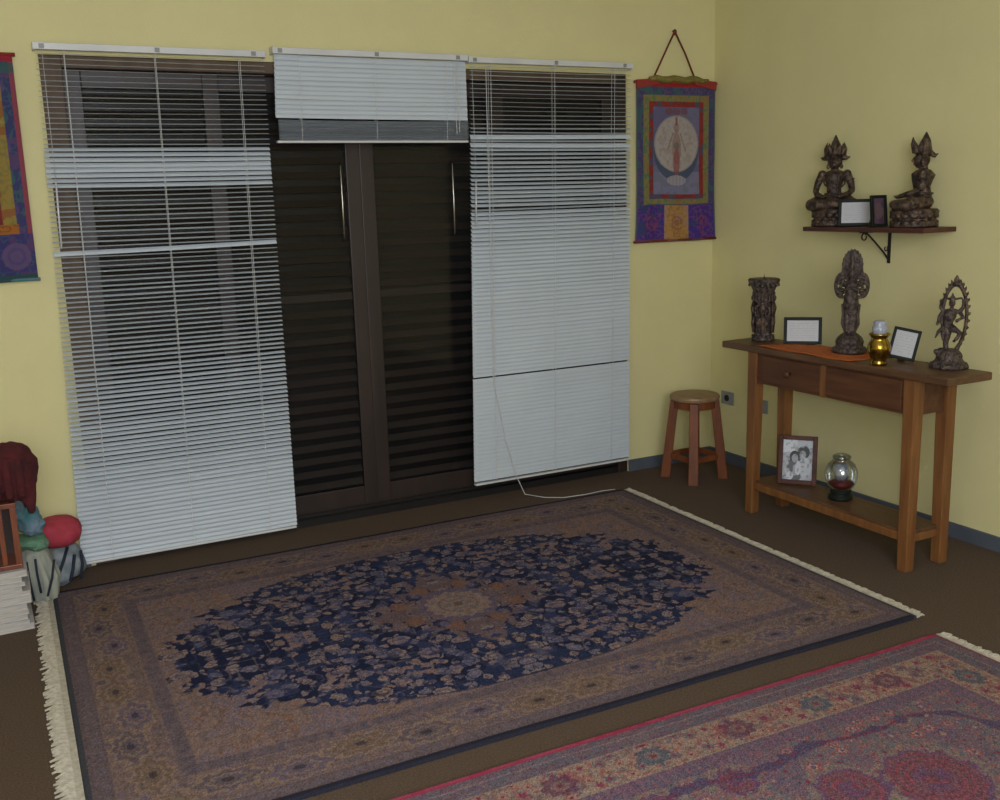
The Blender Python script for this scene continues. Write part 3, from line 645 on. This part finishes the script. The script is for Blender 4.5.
# ---------------------------------------------------------------- framed cards and photographs
def frame(name, label, loc, rz, w_, h_, bw, lean, fm, painter=None, cat='picture frame', roll=0, th=.014, text=True, group=None):
    t = thing(name, label, cat, loc, rz, group)
    M_ = Matrix.Rotation(-lean, 4, 'X')@Matrix.Rotation(roll, 4, 'Y')
    zlift = abs(math.sin(roll))*w_/2
    def bx(m, lo, hi, bev=0): m.box(lo, hi, M_, bev)
    f = MB()
    for lo, hi in (((-w_/2, -th/2, 0), (-w_/2+bw, th/2, h_)), ((w_/2-bw, -th/2, 0), (w_/2, th/2, h_)), ((-w_/2+bw, -th/2, 0), (w_/2-bw, th/2, bw)), ((-w_/2+bw, -th/2, h_-bw), (w_/2-bw, th/2, h_))): bx(f, lo, hi)
    o = f.build('frame_border', fm, t, bevel=.002); o.location.z = zlift+.003
    g = MB(); bx(g, (-w_/2+bw*.9, .001, bw*.9), (w_/2-bw*.9, .005, h_-bw*.9)); o = g.build('back_board', 'backboard', t); o.location.z = zlift+.003
    # strut behind
    s = MB(); top = M_@Vector((0, .006, h_*.62)); s.prism([(-.015, top.y+.0, top.z), (.015, top.y, top.z), (.015, top.y+.003, top.z), (-.015, top.y+.003, top.z)], [(-.015, top.y+h_*.33, .001), (.015, top.y+h_*.33, .001), (.015, top.y+h_*.33+.003, .001), (-.015, top.y+h_*.33+.003, .001)])
    s.build('easel_strut', 'backboard', t)
    iw, ih = w_-2*bw, h_-2*bw; nx, ny = max(20, int(iw/.0012)), max(20, int(ih/.0012))
    X, Y = np.meshgrid(np.linspace(-iw/2, iw/2, nx), np.linspace(bw, h_-bw, ny))
    img = painter(X, Y-bw, iw, ih)
    Mn = np.array(M_.to_3x3()); Pp = np.stack([X, np.full(X.shape, -.001), Y], -1)@Mn.T; Pp[..., 2] += zlift+.003
    grid_mesh('print', Pp, img, 'photo', t)
    return t
def card(X, Y, iw, ih):
    img = np.full(X.shape+(3,), .43); mixc(img, np.ones(X.shape)*.5, (.42, .42, .43))
    v = ih-Y; rows = (v/ih*9) % 1; n = vnoise(X, Y*0+np.floor(v/ih*9)*.1, 260, 5)
    m = (rows > .35) & (rows < .62) & (np.abs(X) < iw*.40) & (n > .35) & (v > ih*.1) & (v < ih*.92)
    mixc(img, m*.35, (.2, .2, .2)); return img
def mono(X, Y, iw, ih):
    img = np.full(X.shape+(3,), .30); v = 1-Y/ih; u = X/iw
    c = lambda m, k, q=1.: mixc(img, m*q, (k*.95, k, k*1.08))
    c(np.ones(X.shape, bool), .34); c((v < .32) & (u < -.02), .55)
    h = np.hypot
    c(h((u+.06)/.30, (v-.72)/.30) < 1, .12); c(h((u+.10)/.17, (v-.42)/.15) < 1, .045); c(h((u+.09)/.11, (v-.46)/.11) < 1, .30)
    c(h((u-.20)/.20, (v-.30)/.16) < 1, .05); c(h((u-.17)/.11, (v-.36)/.10) < 1, .26); c(h((u-.25)/.22, (v-.68)/.25) < 1, .42)
    c(h((u-.02)/.10, (v-.70)/.18) < 1, .5); c(h((u+.25)/.12, (v-.9)/.10) < 1, .5); c(vnoise(X, Y, 90, 9) > .7, .1, .5); c(vnoise(X, Y, 60, 19) > .7, .5, .5)
    return img
def darkprint(X, Y, iw, ih):
    img = np.zeros(X.shape+(3,)); img[:] = (.06, .035, .045); mixc(img, (vnoise(X, Y, 60, 3) > .5)*.7, (.10, .06, .08)); mixc(img, (np.hypot(X/.02, (Y-ih*.5)/.035) < 1)*.6, (.14, .09, .09)); return img
def face(px): return px
FR = math.radians
frame('picture_frame', 'landscape black frame holding a printed card, beside the carved column statue', (-.352, -1.102, TH), FR(-42), .172, .128, .015, FR(12), 'darkframe', card)
frame('picture_frame', 'small black frame leaning tilted behind the brass vase', (-.390, -1.705, TH), FR(-52), .108, .130, .012, FR(14), 'darkframe', card, roll=FR(11))
frame('picture_frame', 'black frame with a white card on the wall shelf, by the left seated statue', (-.155, -1.214, 1.374), FR(-45), .158, .122, .014, FR(8), 'darkframe', card)
frame('picture_frame', 'narrow dark picture frame turned sideways on the wall shelf', (-.193, -1.384, 1.374), FR(-14), .078, .138, .013, FR(8), 'darkframe', darkprint)
frame('picture_frame', 'reddish brown frame with a black and white photograph on the low shelf', (-.40, -1.140, .167), FR(-48), .178, .232, .021, FR(13), 'redframe', mono, th=.016)

# ---------------------------------------------------------------- altar cloth, brass vase, glass globe
cl = MB()
X0, X1, Y0, Y1 = -.538, -.32, -1.0, -1.57
m_ = cl.bm; gx, gy = 16, 30; vs = []
for i in range(gx+1):
    for j in range(gy+1):
        u, v = i/gx, j/gy; x = X0+(X1-X0)*u; y = Y0+(Y1-Y0)*v
        vs.append(m_.verts.new((x+.02*v*(u-.5), y-.03*u, .0022+.0015*math.sin(u*9+v*14))))
for i in range(gx):
    for j in range(gy): m_.faces.new((vs[i*(gy+1)+j], vs[(i+1)*(gy+1)+j], vs[(i+1)*(gy+1)+j+1], vs[i*(gy+1)+j+1]))
o = cl.build('altar_cloth', 'orange', None, loc=(0, 0, TH), smooth=True); sd = o.modifiers.new('t', 'SOLIDIFY'); sd.thickness = .0015
tag(o, 'orange cloth spread on the table top under the standing statue', 'cloth')

vz = thing('brass_vase', 'shiny brass vase with a pale glass cup on it, on the table', 'vase', (-.508, -1.698, TH))
MB().lathe([(.030, 0), (.034, .004), (.032, .012), (.029, .022), (.034, .034), (.043, .054), (.047, .070), (.043, .088), (.034, .102), (.031, .112), (.038, .122), (.042, .128), (.038, .132), (.02, .126)], n=32).build('vase_body', 'brass', vz, smooth=True)
MB().lathe([(.022, .126), (.028, .133), (.030, .145), (.029, .158), (.025, .162), (.0265, .176), (.022, .183), (.001, .184)], n=24).build('glass_cup', 'clearjar', vz, smooth=True)

gj = thing('glass_globe_jar', 'round glass jar with red filling on a dark base, on the low shelf', 'jar', (-.392, -1.41, .167))
gj.scale = (1.03, 1.03, 1.05)
MB().lathe([(.050, 0), (.053, .006), (.050, .018), (.040, .022), (.044, .032), (.046, .040), (.03, .041)], n=32).build('jar_base', 'darkframe', gj, smooth=True)
MB().lathe([(.035, .042), (.052, .055), (.064, .075), (.0700, .102), (.068, .128), (.057, .154), (.042, .168), (.036, .172), (.036, .182), (.040, .186)], n=40).build('glass_bowl', 'jar', gj, smooth=True)
MB().lathe([(.028, .045), (.042, .056), (.052, .070), (.046, .078), (.02, .083), (.001, .085)], n=24, wob=lambda a, z: .08*math.sin(a*7+z*300)).build('red_filling', 'redglass', gj, smooth=True)
MB().lathe([(.039, .184), (.039, .190), (.030, .196), (.02, .200), (.001, .201)], n=24).build('jar_lid', 'jar', gj, smooth=True)
MB().lathe([(.020, .084), (.030, .10), (.034, .125), (.026, .15), (.012, .158), (.001, .16)], n=24, wob=lambda a, z: .10*math.sin(a*5+z*120)).build('pale_filling', 'clearjar', gj, smooth=True)

# ---------------------------------------------------------------- statues (each faces local -Y)
def petals(m, r, z, n, pr, h, out=.3):
    for k in range(n):
        a = 2*PI*k/n; m.ell((r*math.cos(a), r*math.sin(a), z), (pr*.6, pr, h), Matrix.Rotation(a, 4, 'Z')@Matrix.Rotation(-out, 4, 'Y'), seg=10)
def seated(label, loc, rz, s=1.0):
    t = thing('seated_statue', label, 'statue', loc, rz); S = lambda *v: tuple(x*s for x in v)
    b = MB()
    b.lathe([(.100, 0), (.106, .006), (.104, .014), (.096, .022), (.092, .036), (.096, .050), (.104, .060), (.106, .072), (.098, .082), (.02, .086)], n=36)
    petals(b, .092, .058, 16, .018, .020, .5); petals(b, .094, .020, 16, .018, .013, -.5)
    o = b.build('lotus_base', 'bronze', t, remesh=.0026, iters=1); 
    m = MB(); T = .030
    for q in (-1, 1):
        m.tube([(q*.036, T, .108), (q*.078, -.010, .108), (q*.104, -.040, .102)], [.037, .035, .027], n=12)
        m.tube([(q*.104, -.040, .102), (q*.06, -.078, .100), (q*-.01, -.090, .104), (q*-.045, -.080, .108)], [.026, .025, .020, .013], n=12)
        m.ell((q*.104, -.036, .101), .028)
        m.ell((q*-.062, -.076, .110), (.022, .012, .010))
    m.ell((0, T-.01, .112), (.062, .060, .040))
    m.tube([(0, T, .11), (0, T, .15), (0, T-.004, .178), (0, T-.004, .21), (0, T, .236), (0, T, .256)], [.048, .037, .036, .045, .052, .030], n=18)
    m.ell((0, T-.002, .230), (.064, .037, .032)); m.tube([(0, T, .250), (0, T-.004, .285)], [.021, .018], n=12)
    for q in (-1, 1):
        m.ell((q*.062, T, .240), (.022, .022, .022))
        m.tube([(q*.062, T, .240), (q*.082, T+.002, .200), (q*.090, T-.010, .165)], [.021, .018, .015], n=12)
        m.tube([(q*.090, T-.010, .165), (q*.078, -.030, .150), (q*.050, -.066, .140)], [.015, .0135, .010], n=12)
        m.ell((q*.038, -.072, .138), (.018, .014, .009))
        for k in range(4): m.tube([(q*(.030+.002*k), -.074-.004*k, .140), (q*.010, -.076-.0045*k, .141)], .0038, n=6)
    HZ, k_ = .302, 1.28
    m.ell((0, T-.008, HZ), (.0235*k_, .0265*k_, .032*k_)); m.ell((0, T-.018, HZ-.020), (.016*k_, .017*k_, .014*k_))
    m.tube([(0, T-.040, HZ+.012), (0, T-.050, HZ-.006), (0, T-.042, HZ-.010)], [.004, .006, .004], n=6)
    m.ell((0, T-.041, HZ-.020), (.010, .005, .0035))
    for q in (-1, 1):
        m.ell((q*.013, T-.038, HZ+.006), (.006, .005, .003)); m.ell((q*.031, T-.004, HZ-.006), (.006, .009, .018)); m.ell((q*.033, T-.004, HZ-.026), (.009, .008, .010))
    m.build('figure', 'bronze', t, remesh=.0022, iters=2)
    c = MB()
    c.tube([(0, T-.004, HZ+.022), (0, T-.004, HZ+.040)], [.034, .036], n=24)
    c.tube([(0, T, HZ+.030), (0, T+.002, HZ+.060), (0, T+.004, HZ+.085), (0, T+.004, HZ+.104), (0, T+.004, HZ+.122)], [.034, .027, .020, .011, .002], n=16)
    for k in range(5):
        a = -PI/2+(k-2)*.66; x, y = .034*math.cos(a), T-.004+.034*math.sin(a); hh = [.044, .046, .066, .046, .044][k]
        c.tube([(x, y, HZ+.030), (x*1.25, T+(y-T)*1.28, HZ+.040+hh*.45), (x*1.2, T+(y-T)*1.34, HZ+.036+hh)], [.014, .012, .002], n=8)
    for q in (-1, 1):
        c.ell((q*.042, T, HZ+.018), (.016, .009, .016)); c.tube([(q*.036, T, HZ+.020), (q*.056, T+.004, HZ+.012), (q*.074, T+.010, HZ+.018)], [.014, .010, .002], n=8)
        c.tube([(q*.042, T, HZ+.028), (q*.050, T+.002, HZ+.055), (q*.040, T+.002, HZ+.090)], [.012, .009, .001], n=8)
    c.tube([(0, T+.026, HZ+.026), (0, T+.046, HZ+.014), (0, T+.058, HZ+.024)], [.014, .010, .002], n=8)
    c.build('pointed_crown', 'bronze', t, remesh=.0022, iters=1)
    MB().tube(arc((0, .030, .205), .052, .044, 0, 2*PI*23/24, 24, (1, 0, 0), (0, -.7, .7)), .0035, n=6, closed=True).build('necklace', 'bronze2', t, smooth=True)
    for q in (-1, 1): MB().tube(arc((q*.076, .032, .212), .021, .021, 0, 2*PI*15/16, 16, (1, 0, .3), (0, 1, 0)), .003, n=6, closed=True).build('armlet', 'bronze2', t, smooth=True)
    MB().tube(arc((0, .030, .150), .044, .042, 0, 2*PI*23/24, 24, (1, 0, 0), (0, 1, 0)), .0055, n=6, closed=True).build('belt', 'bronze2', t, smooth=True)
    for ch in t.children: ch.scale = (.92, .95, s)
    return t
seated('crowned bronze seated statue at the left end of the wall shelf, facing the room', (-.105, -1.018, 1.374), FR(-52), 1.0)
seated('crowned bronze seated statue at the right end of the wall shelf, seen in profile', (-.112, -1.500, 1.374), FR(-140), .945)

# slender many-armed standing statue
t = thing('standing_statue', 'tall bronze standing statue with ring of arms and oval halo on the orange cloth', 'statue', (-.375, -1.412, TH+.004), FR(-50))
b = MB()
b.lathe([(.092, 0), (.100, .008), (.096, .020), (.080, .032), (.074, .044), (.080, .058), (.072, .076), (.054, .092), (.036, .104), (.01, .106)], n=36, wob=lambda a, z: .03*math.cos(a*12))
petals(b, .086, .016, 14, .020, .015, -.5); petals(b, .068, .058, 14, .018, .020, .3)
b.build('lotus_base', 'bronze2', t, remesh=.003, iters=1)
m = MB()
m.tube([(0, 0, .10), (0, 0, .15), (0, 0, .20), (0, 0, .25), (0, 0, .285), (0, 0, .31)], [.030, .028, .034, .044, .040, .036], n=20)
for q in (-1, 1):
    m.tube([(q*.014, -.008, .10), (q*.016, -.012, .18), (q*.018, -.006, .25)], [.020, .019, .022], n=12)
    m.tube([(q*.030, -.004, .11), (q*.046, -.004, .15), (q*.040, 0, .20), (q*.050, .0, .25)], [.006, .009, .010, .006], n=8)
    m.ell((q*.015, -.03, .104), (.010, .022, .008))
m.tube([(0, 0, .30), (0, 0, .33), (0, 0, .355), (0, 0, .37)], [.034, .040, .042, .020], n=16)
m.ell((0, 0, .352), (.052, .026, .020)); m.tube([(0, 0, .36), (0, 0, .39)], .014)
m.ell((0, -.003, .400), (.021, .022, .026)); m.tube([(0, -.024, .408), (0, -.030, .396)], [.003, .004], n=6)
for q in (-1, 1): m.ell((q*.024, 0, .40), (.006, .010, .011)); m.ell((q*.009, -.023, .403), (.004, .003, .002)); m.ell((q*.022, .004, .428), (.012, .014, .016))
for z, r in ((.428, .020), (.448, .017), (.466, .013), (.482, .010), (.495, .006)): m.ell((0, 0, z), (r, r, r*1.05))
m.build('figure', 'bronze2', t, remesh=.0026, iters=2)
ar = MB()
for q in (-1, 1):
    for k, (rx_, rz_, zc, yy) in enumerate(((.040, .050, .335, -.004), (.036, .042, .350, .004), (.030, .030, .335, -.012), (.034, .060, .345, .010))):
        ar.tube(arc((q*(.048+.004*k), yy, zc), rx_, rz_, -PI*.62 if q > 0 else PI*1.62, PI*.75 if q > 0 else PI*.25, 16), [.009-.0003*i for i in range(16)], n=8)
    ar.tube([(q*.05, -.004, .355), (q*.066, -.02, .33), (q*.035, -.045, .325), (q*.004, -.05, .335)], [.011, .009, .007, .006], n=8)
    for k in range(5):
        a = .1+k*.34; ar.tube([(q*.04, .01, .34), (q*(.045+.024*math.cos(a)), .012, .345+.06*math.sin(a)), (q*(.046+.032*math.cos(a)), .012, .350+.08*math.sin(a))], [.007, .006, .003], n=6)
ar.build('arms', 'bronze2', t, remesh=.0024, iters=1)
hl = MB(); hl.ell((0, .020, .440), (.056, .010, .080), seg=28)
hl.tube(arc((0, .018, .440), .054, .078, 0, 2*PI*29/30, 30), .006, closed=True)
for k in range(14):
    a = -.5+k*(PI+1)/13; hl.ell((.056*math.cos(a), .018, .440+.082*math.sin(a)), .0065, seg=8)
hl.build('oval_halo', 'bronze2', t, remesh=.0028, iters=1)
for ch in t.children: ch.scale = (.74, .74, .86)

# column-like carved statue
t = thing('column_statue', 'stout carved column statue with a flared top at the left end of the table', 'statue', (-.385, -.868, TH), FR(-48))
b = MB()
b.lathe([(.056, 0), (.062, .006), (.060, .016), (.052, .026), (.046, .036), (.046, .12), (.044, .17), (.050, .215), (.054, .24), (.062, .262), (.078, .285), (.083, .296), (.083, .306), (.076, .312), (.02, .310)], n=48, wob=lambda a, z: .035*math.sin(a*8+z*25)+.03*math.sin(z*170))
b.tube([(0, 0, .30), (0, 0, .335)], [.005, .002]); petals(b, .076, .288, 16, .012, .018, .5); petals(b, .054, .018, 14, .014, .014, -.4)
b.build('carved_column', 'bronze2', t, remesh=.003, iters=1)
t.scale = (.87, .87, .97)
for rot in (0, PI/2, PI, -PI/2):
    m = MB()
    m.tube([(0, -.046, .04), (0, -.050, .09), (0, -.050, .13), (0, -.052, .165), (0, -.050, .195)], [.014, .016, .014, .020, .012], n=12); m.ell((0, -.056, .214), (.013, .013, .016)); m.ell((0, -.054, .236), (.010, .010, .012))
    for q in (-1, 1):
        m.tube([(q*.016, -.052, .188), (q*.036, -.054, .168), (q*.040, -.052, .145), (q*.030, -.056, .125)], [.009, .008, .007, .007], n=8)
        m.tube([(q*.010, -.05, .12), (q*.024, -.054, .09), (q*.014, -.050, .045)], [.012, .011, .009], n=8)
        m.tube([(q*.016, -.052, .19), (q*.038, -.05, .205), (q*.034, -.05, .235)], [.008, .007, .004], n=8)
    o = m.build('relief_figure', 'bronze', t, remesh=.0026, iters=1); o.rotation_euler = (0, 0, rot)

# dancing statue in a flame arch
t = thing('dancing_statue', 'bronze dancing statue inside a flame arch at the right end of the table', 'statue', (-.345, -1.905, TH), FR(-58))
t.scale = (.80, .80, .87)
b = MB()
b.lathe([(.086, 0), (.092, .006), (.088, .018), (.070, .030), (.060, .044), (.058, .060), (.046, .078), (.030, .088), (.01, .09)], n=36, wob=lambda a, z: .04*math.cos(a*11+z*60))
petals(b, .078, .014, 14, .018, .013, -.5); petals(b, .052, .058, 12, .016, .018, .3)
b.ell((-.035, -.015, .07), (.030, .020, .024)); b.ell((-.06, -.02, .075), (.012, .012, .012))
b.build('pedestal', 'bronze2', t, remesh=.0028, iters=1)
m = MB()
m.tube([(-.016, 0, .075), (-.020, -.004, .115), (-.012, -.010, .155), (-.012, 0, .19)], [.012, .0135, .017, .022], n=12)
m.tube([(-.008, -.002, .19), (.020, -.030, .180), (.048, -.034, .165), (.030, -.042, .135)], [.020, .016, .012, .009], n=12); m.ell((.024, -.048, .130), (.008, .016, .006))
m.tube([(-.012, 0, .18), (-.012, 0, .21), (-.006, 0, .24), (-.002, 0, .262)], [.026, .021, .030, .024], n=14); m.ell((-.003, 0, .258), (.040, .018, .015))
m.tube([(-.002, 0, .26), (0, -.002, .285)], .009); m.ell((0, -.003, .298), (.0155, .017, .020)); m.ell((0, 0, .318), (.014, .014, .014)); m.tube([(0, 0, .32), (0, 0, .345)], [.010, .002])
m.tube([(0, -.018, .304), (0, -.023, .295)], [.002, .003], n=6)
for q, pts in ((-1, [(-.038, 0, .258), (-.054, -.010, .235), (-.058, -.03, .205)]), (-1, [(-.036, .004, .260), (-.052, .0, .275), (-.050, -.004, .306)]), (1, [(.036, 0, .256), (.056, -.02, .236), (.030, -.040, .222)]), (1, [(.036, .004, .260), (.050, 0, .278), (.052, -.004, .306)])):
    m.tube(pts, [.011, .009, .006], n=10); m.ell(pts[-1], (.009, .007, .009))
for q in (-1, 1):
    m.tube([(q*.012, .004, .315), (q*.040, .008, .320), (q*.055, .008, .300)], [.006, .005, .003], n=8)
m.tube([(-.03, -.01, .19), (-.055, -.012, .165), (-.068, -.012, .135)], [.010, .009, .003], n=8); m.tube([(-.02, -.01, .185), (-.036, -.014, .155), (-.032, -.014, .125)], [.010, .009, .004], n=8)
m.build('figure', 'bronze2', t, remesh=.0024, iters=1)
f = MB(); c0 = (.012, .012, .235); rx_, rz_ = .056, .150
f.tube(arc(c0, rx_, rz_, -1.05, PI+.55, 44), .0075, n=8)
f.tube(arc(c0, rx_*.88, rz_*.92, -1.0, PI+.5, 40), .0035, n=6)
f.tube([(.042, .012, .112), (.032, .010, .088), (.020, .006, .065)], [.008, .012, .012], n=8)
f.tube([(.012, .012, .378), (.012, .012, .40), (.012, .012, .425)], [.016, .011, .001], n=8)
for k in range(23):
    a = -.95+k*(PI+1.35)/22; ca, sa = math.cos(a), math.sin(a); p = Vector((c0[0]+rx_*ca, c0[1], c0[2]+rz_*sa)); big = 1.5 if abs(a-PI/2) < .12 else 1
    f.tube([p, p+Vector((ca*.010*big+.003, 0, sa*.010*big+.004)), p+Vector((ca*.017*big, 0, sa*.018*big+.010))], [.0085, .0065, .001], n=7)
f.build('flame_arch', 'bronze', t, remesh=.0024, iters=1)

# ---------------------------------------------------------------- heap at the left
def blob(mb, c, r, M=None, seed=0, amp=.12, f=3, seg=36):
    n0 = len(mb.bm.verts); mb.bm.verts.ensure_lookup_table()
    g = bmesh.ops.create_uvsphere(mb.bm, u_segments=seg, v_segments=seg//2, radius=1)
    from mathutils import noise
    for v in g['verts']:
        d = v.co.normalized(); k = 1+amp*noise.noise(d*f+Vector((seed*3.1, seed, 0)))+amp*.5*noise.noise(d*f*2.3+Vector((0, seed*2.0, 1)))
        q = Vector((d.x*r[0], d.y*r[1], d.z*r[2]))*k; v.co = Vector(c)+((M@q) if M else q)
# stack of books / magazines
rs = random.Random(5); z = 0; k = 0
while z < .232:
    h = rs.uniform(.016, .030); dx, dy = rs.uniform(-.012, .006), rs.uniform(-.01, .01)
    w_, d_ = .30+rs.uniform(-.02, .01), .23+rs.uniform(-.015, .012)
    pos = ['bottom of', 'second from the bottom of', 'third from the bottom of', 'fourth from the bottom of', 'fifth from the bottom of', 'sixth from the bottom of', 'seventh from the bottom of', 'eighth from the bottom of', 'ninth from the bottom of', 'tenth from the bottom of', 'eleventh from the bottom of', 'twelfth from the bottom of', 'thirteenth from the bottom of'][k]
    t = thing('magazine', 'off-white paper volume, %s the stack at the left edge' % pos, 'magazine', (-3.872+dx, -.505+dy, z), rs.uniform(-.02, .02), 'stack of papers at the left edge')
    MB().box((-w_/2+.003, -d_/2+.002, .0015), (w_/2-.003, d_/2-.003, h-.002)).build('page_block', 'pages', t)
    cv = MB().box((-w_/2, -d_/2, 0), (w_/2, d_/2, .0015)).box((-w_/2, -d_/2, h-.002), (w_/2, d_/2, h-.0004)); cv.build('cover', 'paper' if k % 3 else 'pages', t)
    z += h; k += 1
SZ = z
# wooden stand on the stack
t = thing('wooden_stand', 'small orange brown wooden stand on top of the paper stack', 'stand', (-3.82, -.52, SZ))
MB().box((-.14, -.085, .0), (.092, .085, .018), bev=.003).build('bottom_board', 'oakstand', t)
MB().box((-.14, -.085, .235), (.092, .085, .255), bev=.003).build('top_board', 'oakstand', t)
for (x, y) in ((-.128, -.075), (.080, -.075), (-.128, .075), (.080, .075)): MB().box((x-.011, y-.009, .018), (x+.011, y+.009, .235), bev=.002).build('post', 'oakstand', t)
for x in (-.075, -.020, .034): MB().box((x-.009, -.080, .018), (x+.009, -.068, .235), bev=.002).build('rail', 'oakstand', t)
MB().box((-.12, .066, .018), (.07, .074, .235)).build('back_panel', 'darkwood', t)
# burgundy cloth
c = MB(); blob(c, (-.03, 0, .085), (.155, .12, .110), seed=3, amp=.10, f=2.6, seg=56)
blob(c, (.050, -.02, .105), (.098, .10, .108), seed=8, amp=.10, f=3, seg=40); blob(c, (.078, -.02, .150), (.058, .07, .058), seed=9, amp=.12, f=3, seg=30)
blob(c, (.075, -.05, .045), (.052, .07, .085), seed=12, amp=.15, f=3, seg=30)
c.tube([(.10, -.05, .14), (.112, -.06, .08), (.108, -.075, .01), (.105, -.10, -.05)], [.026, .024, .022, .014], n=12)
for k in range(6): c.tube([(-.12+.04*k, -.10, .17-.01*(k % 2)), (-.13+.042*k, -.128, .10), (-.12+.04*k, -.12, .02)], [.014, .016, .014], n=8)
for v in c.bm.verts: v.co.z = max(v.co.z, .004) if v.co.x < .08 else v.co.z
o = c.build('burgundy_cloth', 'burgundy', None, loc=(-3.782, -.50, SZ+.255), remesh=.006, iters=4)
tag(o, 'crumpled burgundy cloth bundled on top of the wooden stand', 'cloth')
# teal and green cloths behind the stand
c = MB(); blob(c, (0, 0, .0), (.055, .05, .05), seed=31, amp=.35, f=2.5); blob(c, (.022, -.01, -.045), (.05, .045, .04), seed=33, amp=.35, f=2.5); blob(c, (-.035, -.0, .03), (.045, .045, .05), seed=35, amp=.3)
o = c.build('teal_cloth', 'teal', None, loc=(-3.702, -.30, .362), remesh=.004, iters=2); tag(o, 'crumpled teal and blue cloth between the wooden stand and the red pouf', 'cloth')
c = MB(); blob(c, (0, 0, 0), (.075, .08, .022), seed=41, amp=.2, f=2.5); blob(c, (.04, -.03, -.012), (.04, .045, .026), seed=43, amp=.25)
o = c.build('green_cloth', 'green', None, loc=(-3.705, -.32, .258), remesh=.004, iters=2); tag(o, 'folded pale green cloth under the teal cloth', 'cloth')
# pale cloth bag with dark straps
t = thing('cloth_bag', 'pale grey green cloth bag with dark straps next to the paper stack', 'bag', (-3.665, -.325, 0))
c = MB()
c.tube([(0, 0, .001), (.005, 0, .03), (0, 0, .10), (-.012, 0, .17), (-.02, .0, .215), (-.02, 0, .232)], [.040, .052, .058, .056, .050, .03], n=28)
for k in range(8):
    a = k*PI/4+.2; c.tube([(.045*math.cos(a), .045*math.sin(a), .01), (.058*math.cos(a), .058*math.sin(a), .10), (.048*math.cos(a)-.02, .048*math.sin(a), .205)], [.012, .015, .010], n=8)
c.build('bag_body', 'palebag', t, remesh=.004, iters=3)
for pts in ([(.010, -.073, .04), (.034, -.068, .11), (.050, -.050, .18)], [(-.040, -.064, .03), (-.048, -.062, .12), (-.05, -.056, .19)], [(-.012, -.076, .06), (-.018, -.073, .14), (-.018, -.066, .20)]):
    MB().tube(pts, .0045, n=8).build('strap', 'navy', t, smooth=True)
# low blue-grey cushion on which the red pouf rests
t = thing('cloth_bag', 'slumped blue grey cloth bag with dark straps under the red pouf', 'bag', (-3.575, -.125, 0), .3)
c = MB(); blob(c, (0, 0, .085), (.088, .085, .088), seed=51, amp=.16, f=2); blob(c, (-.04, -.05, .05), (.055, .06, .05), seed=52, amp=.16, f=2)
for v in c.bm.verts: v.co.z = max(v.co.z, .001)
c.build('bag_body', 'bluegrey', t, remesh=.005, iters=3)
for pts in ([(-.10, -.085, .01), (-.068, -.112, .06), (-.03, -.095, .12), (.0, -.07, .165)], [(.035, -.088, .02), (.05, -.080, .08), (.055, -.065, .135)], [(-.02, -.115, .03), (.0, -.105, .075), (.02, -.085, .13)]):
    MB().tube(pts, .0065, n=8).build('strap', 'navy', t, smooth=True)
t = thing('pouf', 'round bright red pouf cushion beside the left blind', 'cushion', (-3.583, -.19, .180), .2)
t.scale = (1, 1, .86)
c = MB().lathe([(.03, .002), (.060, .006), (.083, .024), (.093, .055), (.094, .080), (.086, .108), (.062, .132), (.03, .142), (.001, .144)], n=40, wob=lambda a, z: .018*math.cos(a*10))
c.build('pouf_body', 'red', t, smooth=True)
MB().ell((0, 0, .142), (.010, .010, .005)).build('button', 'red', t, smooth=True)
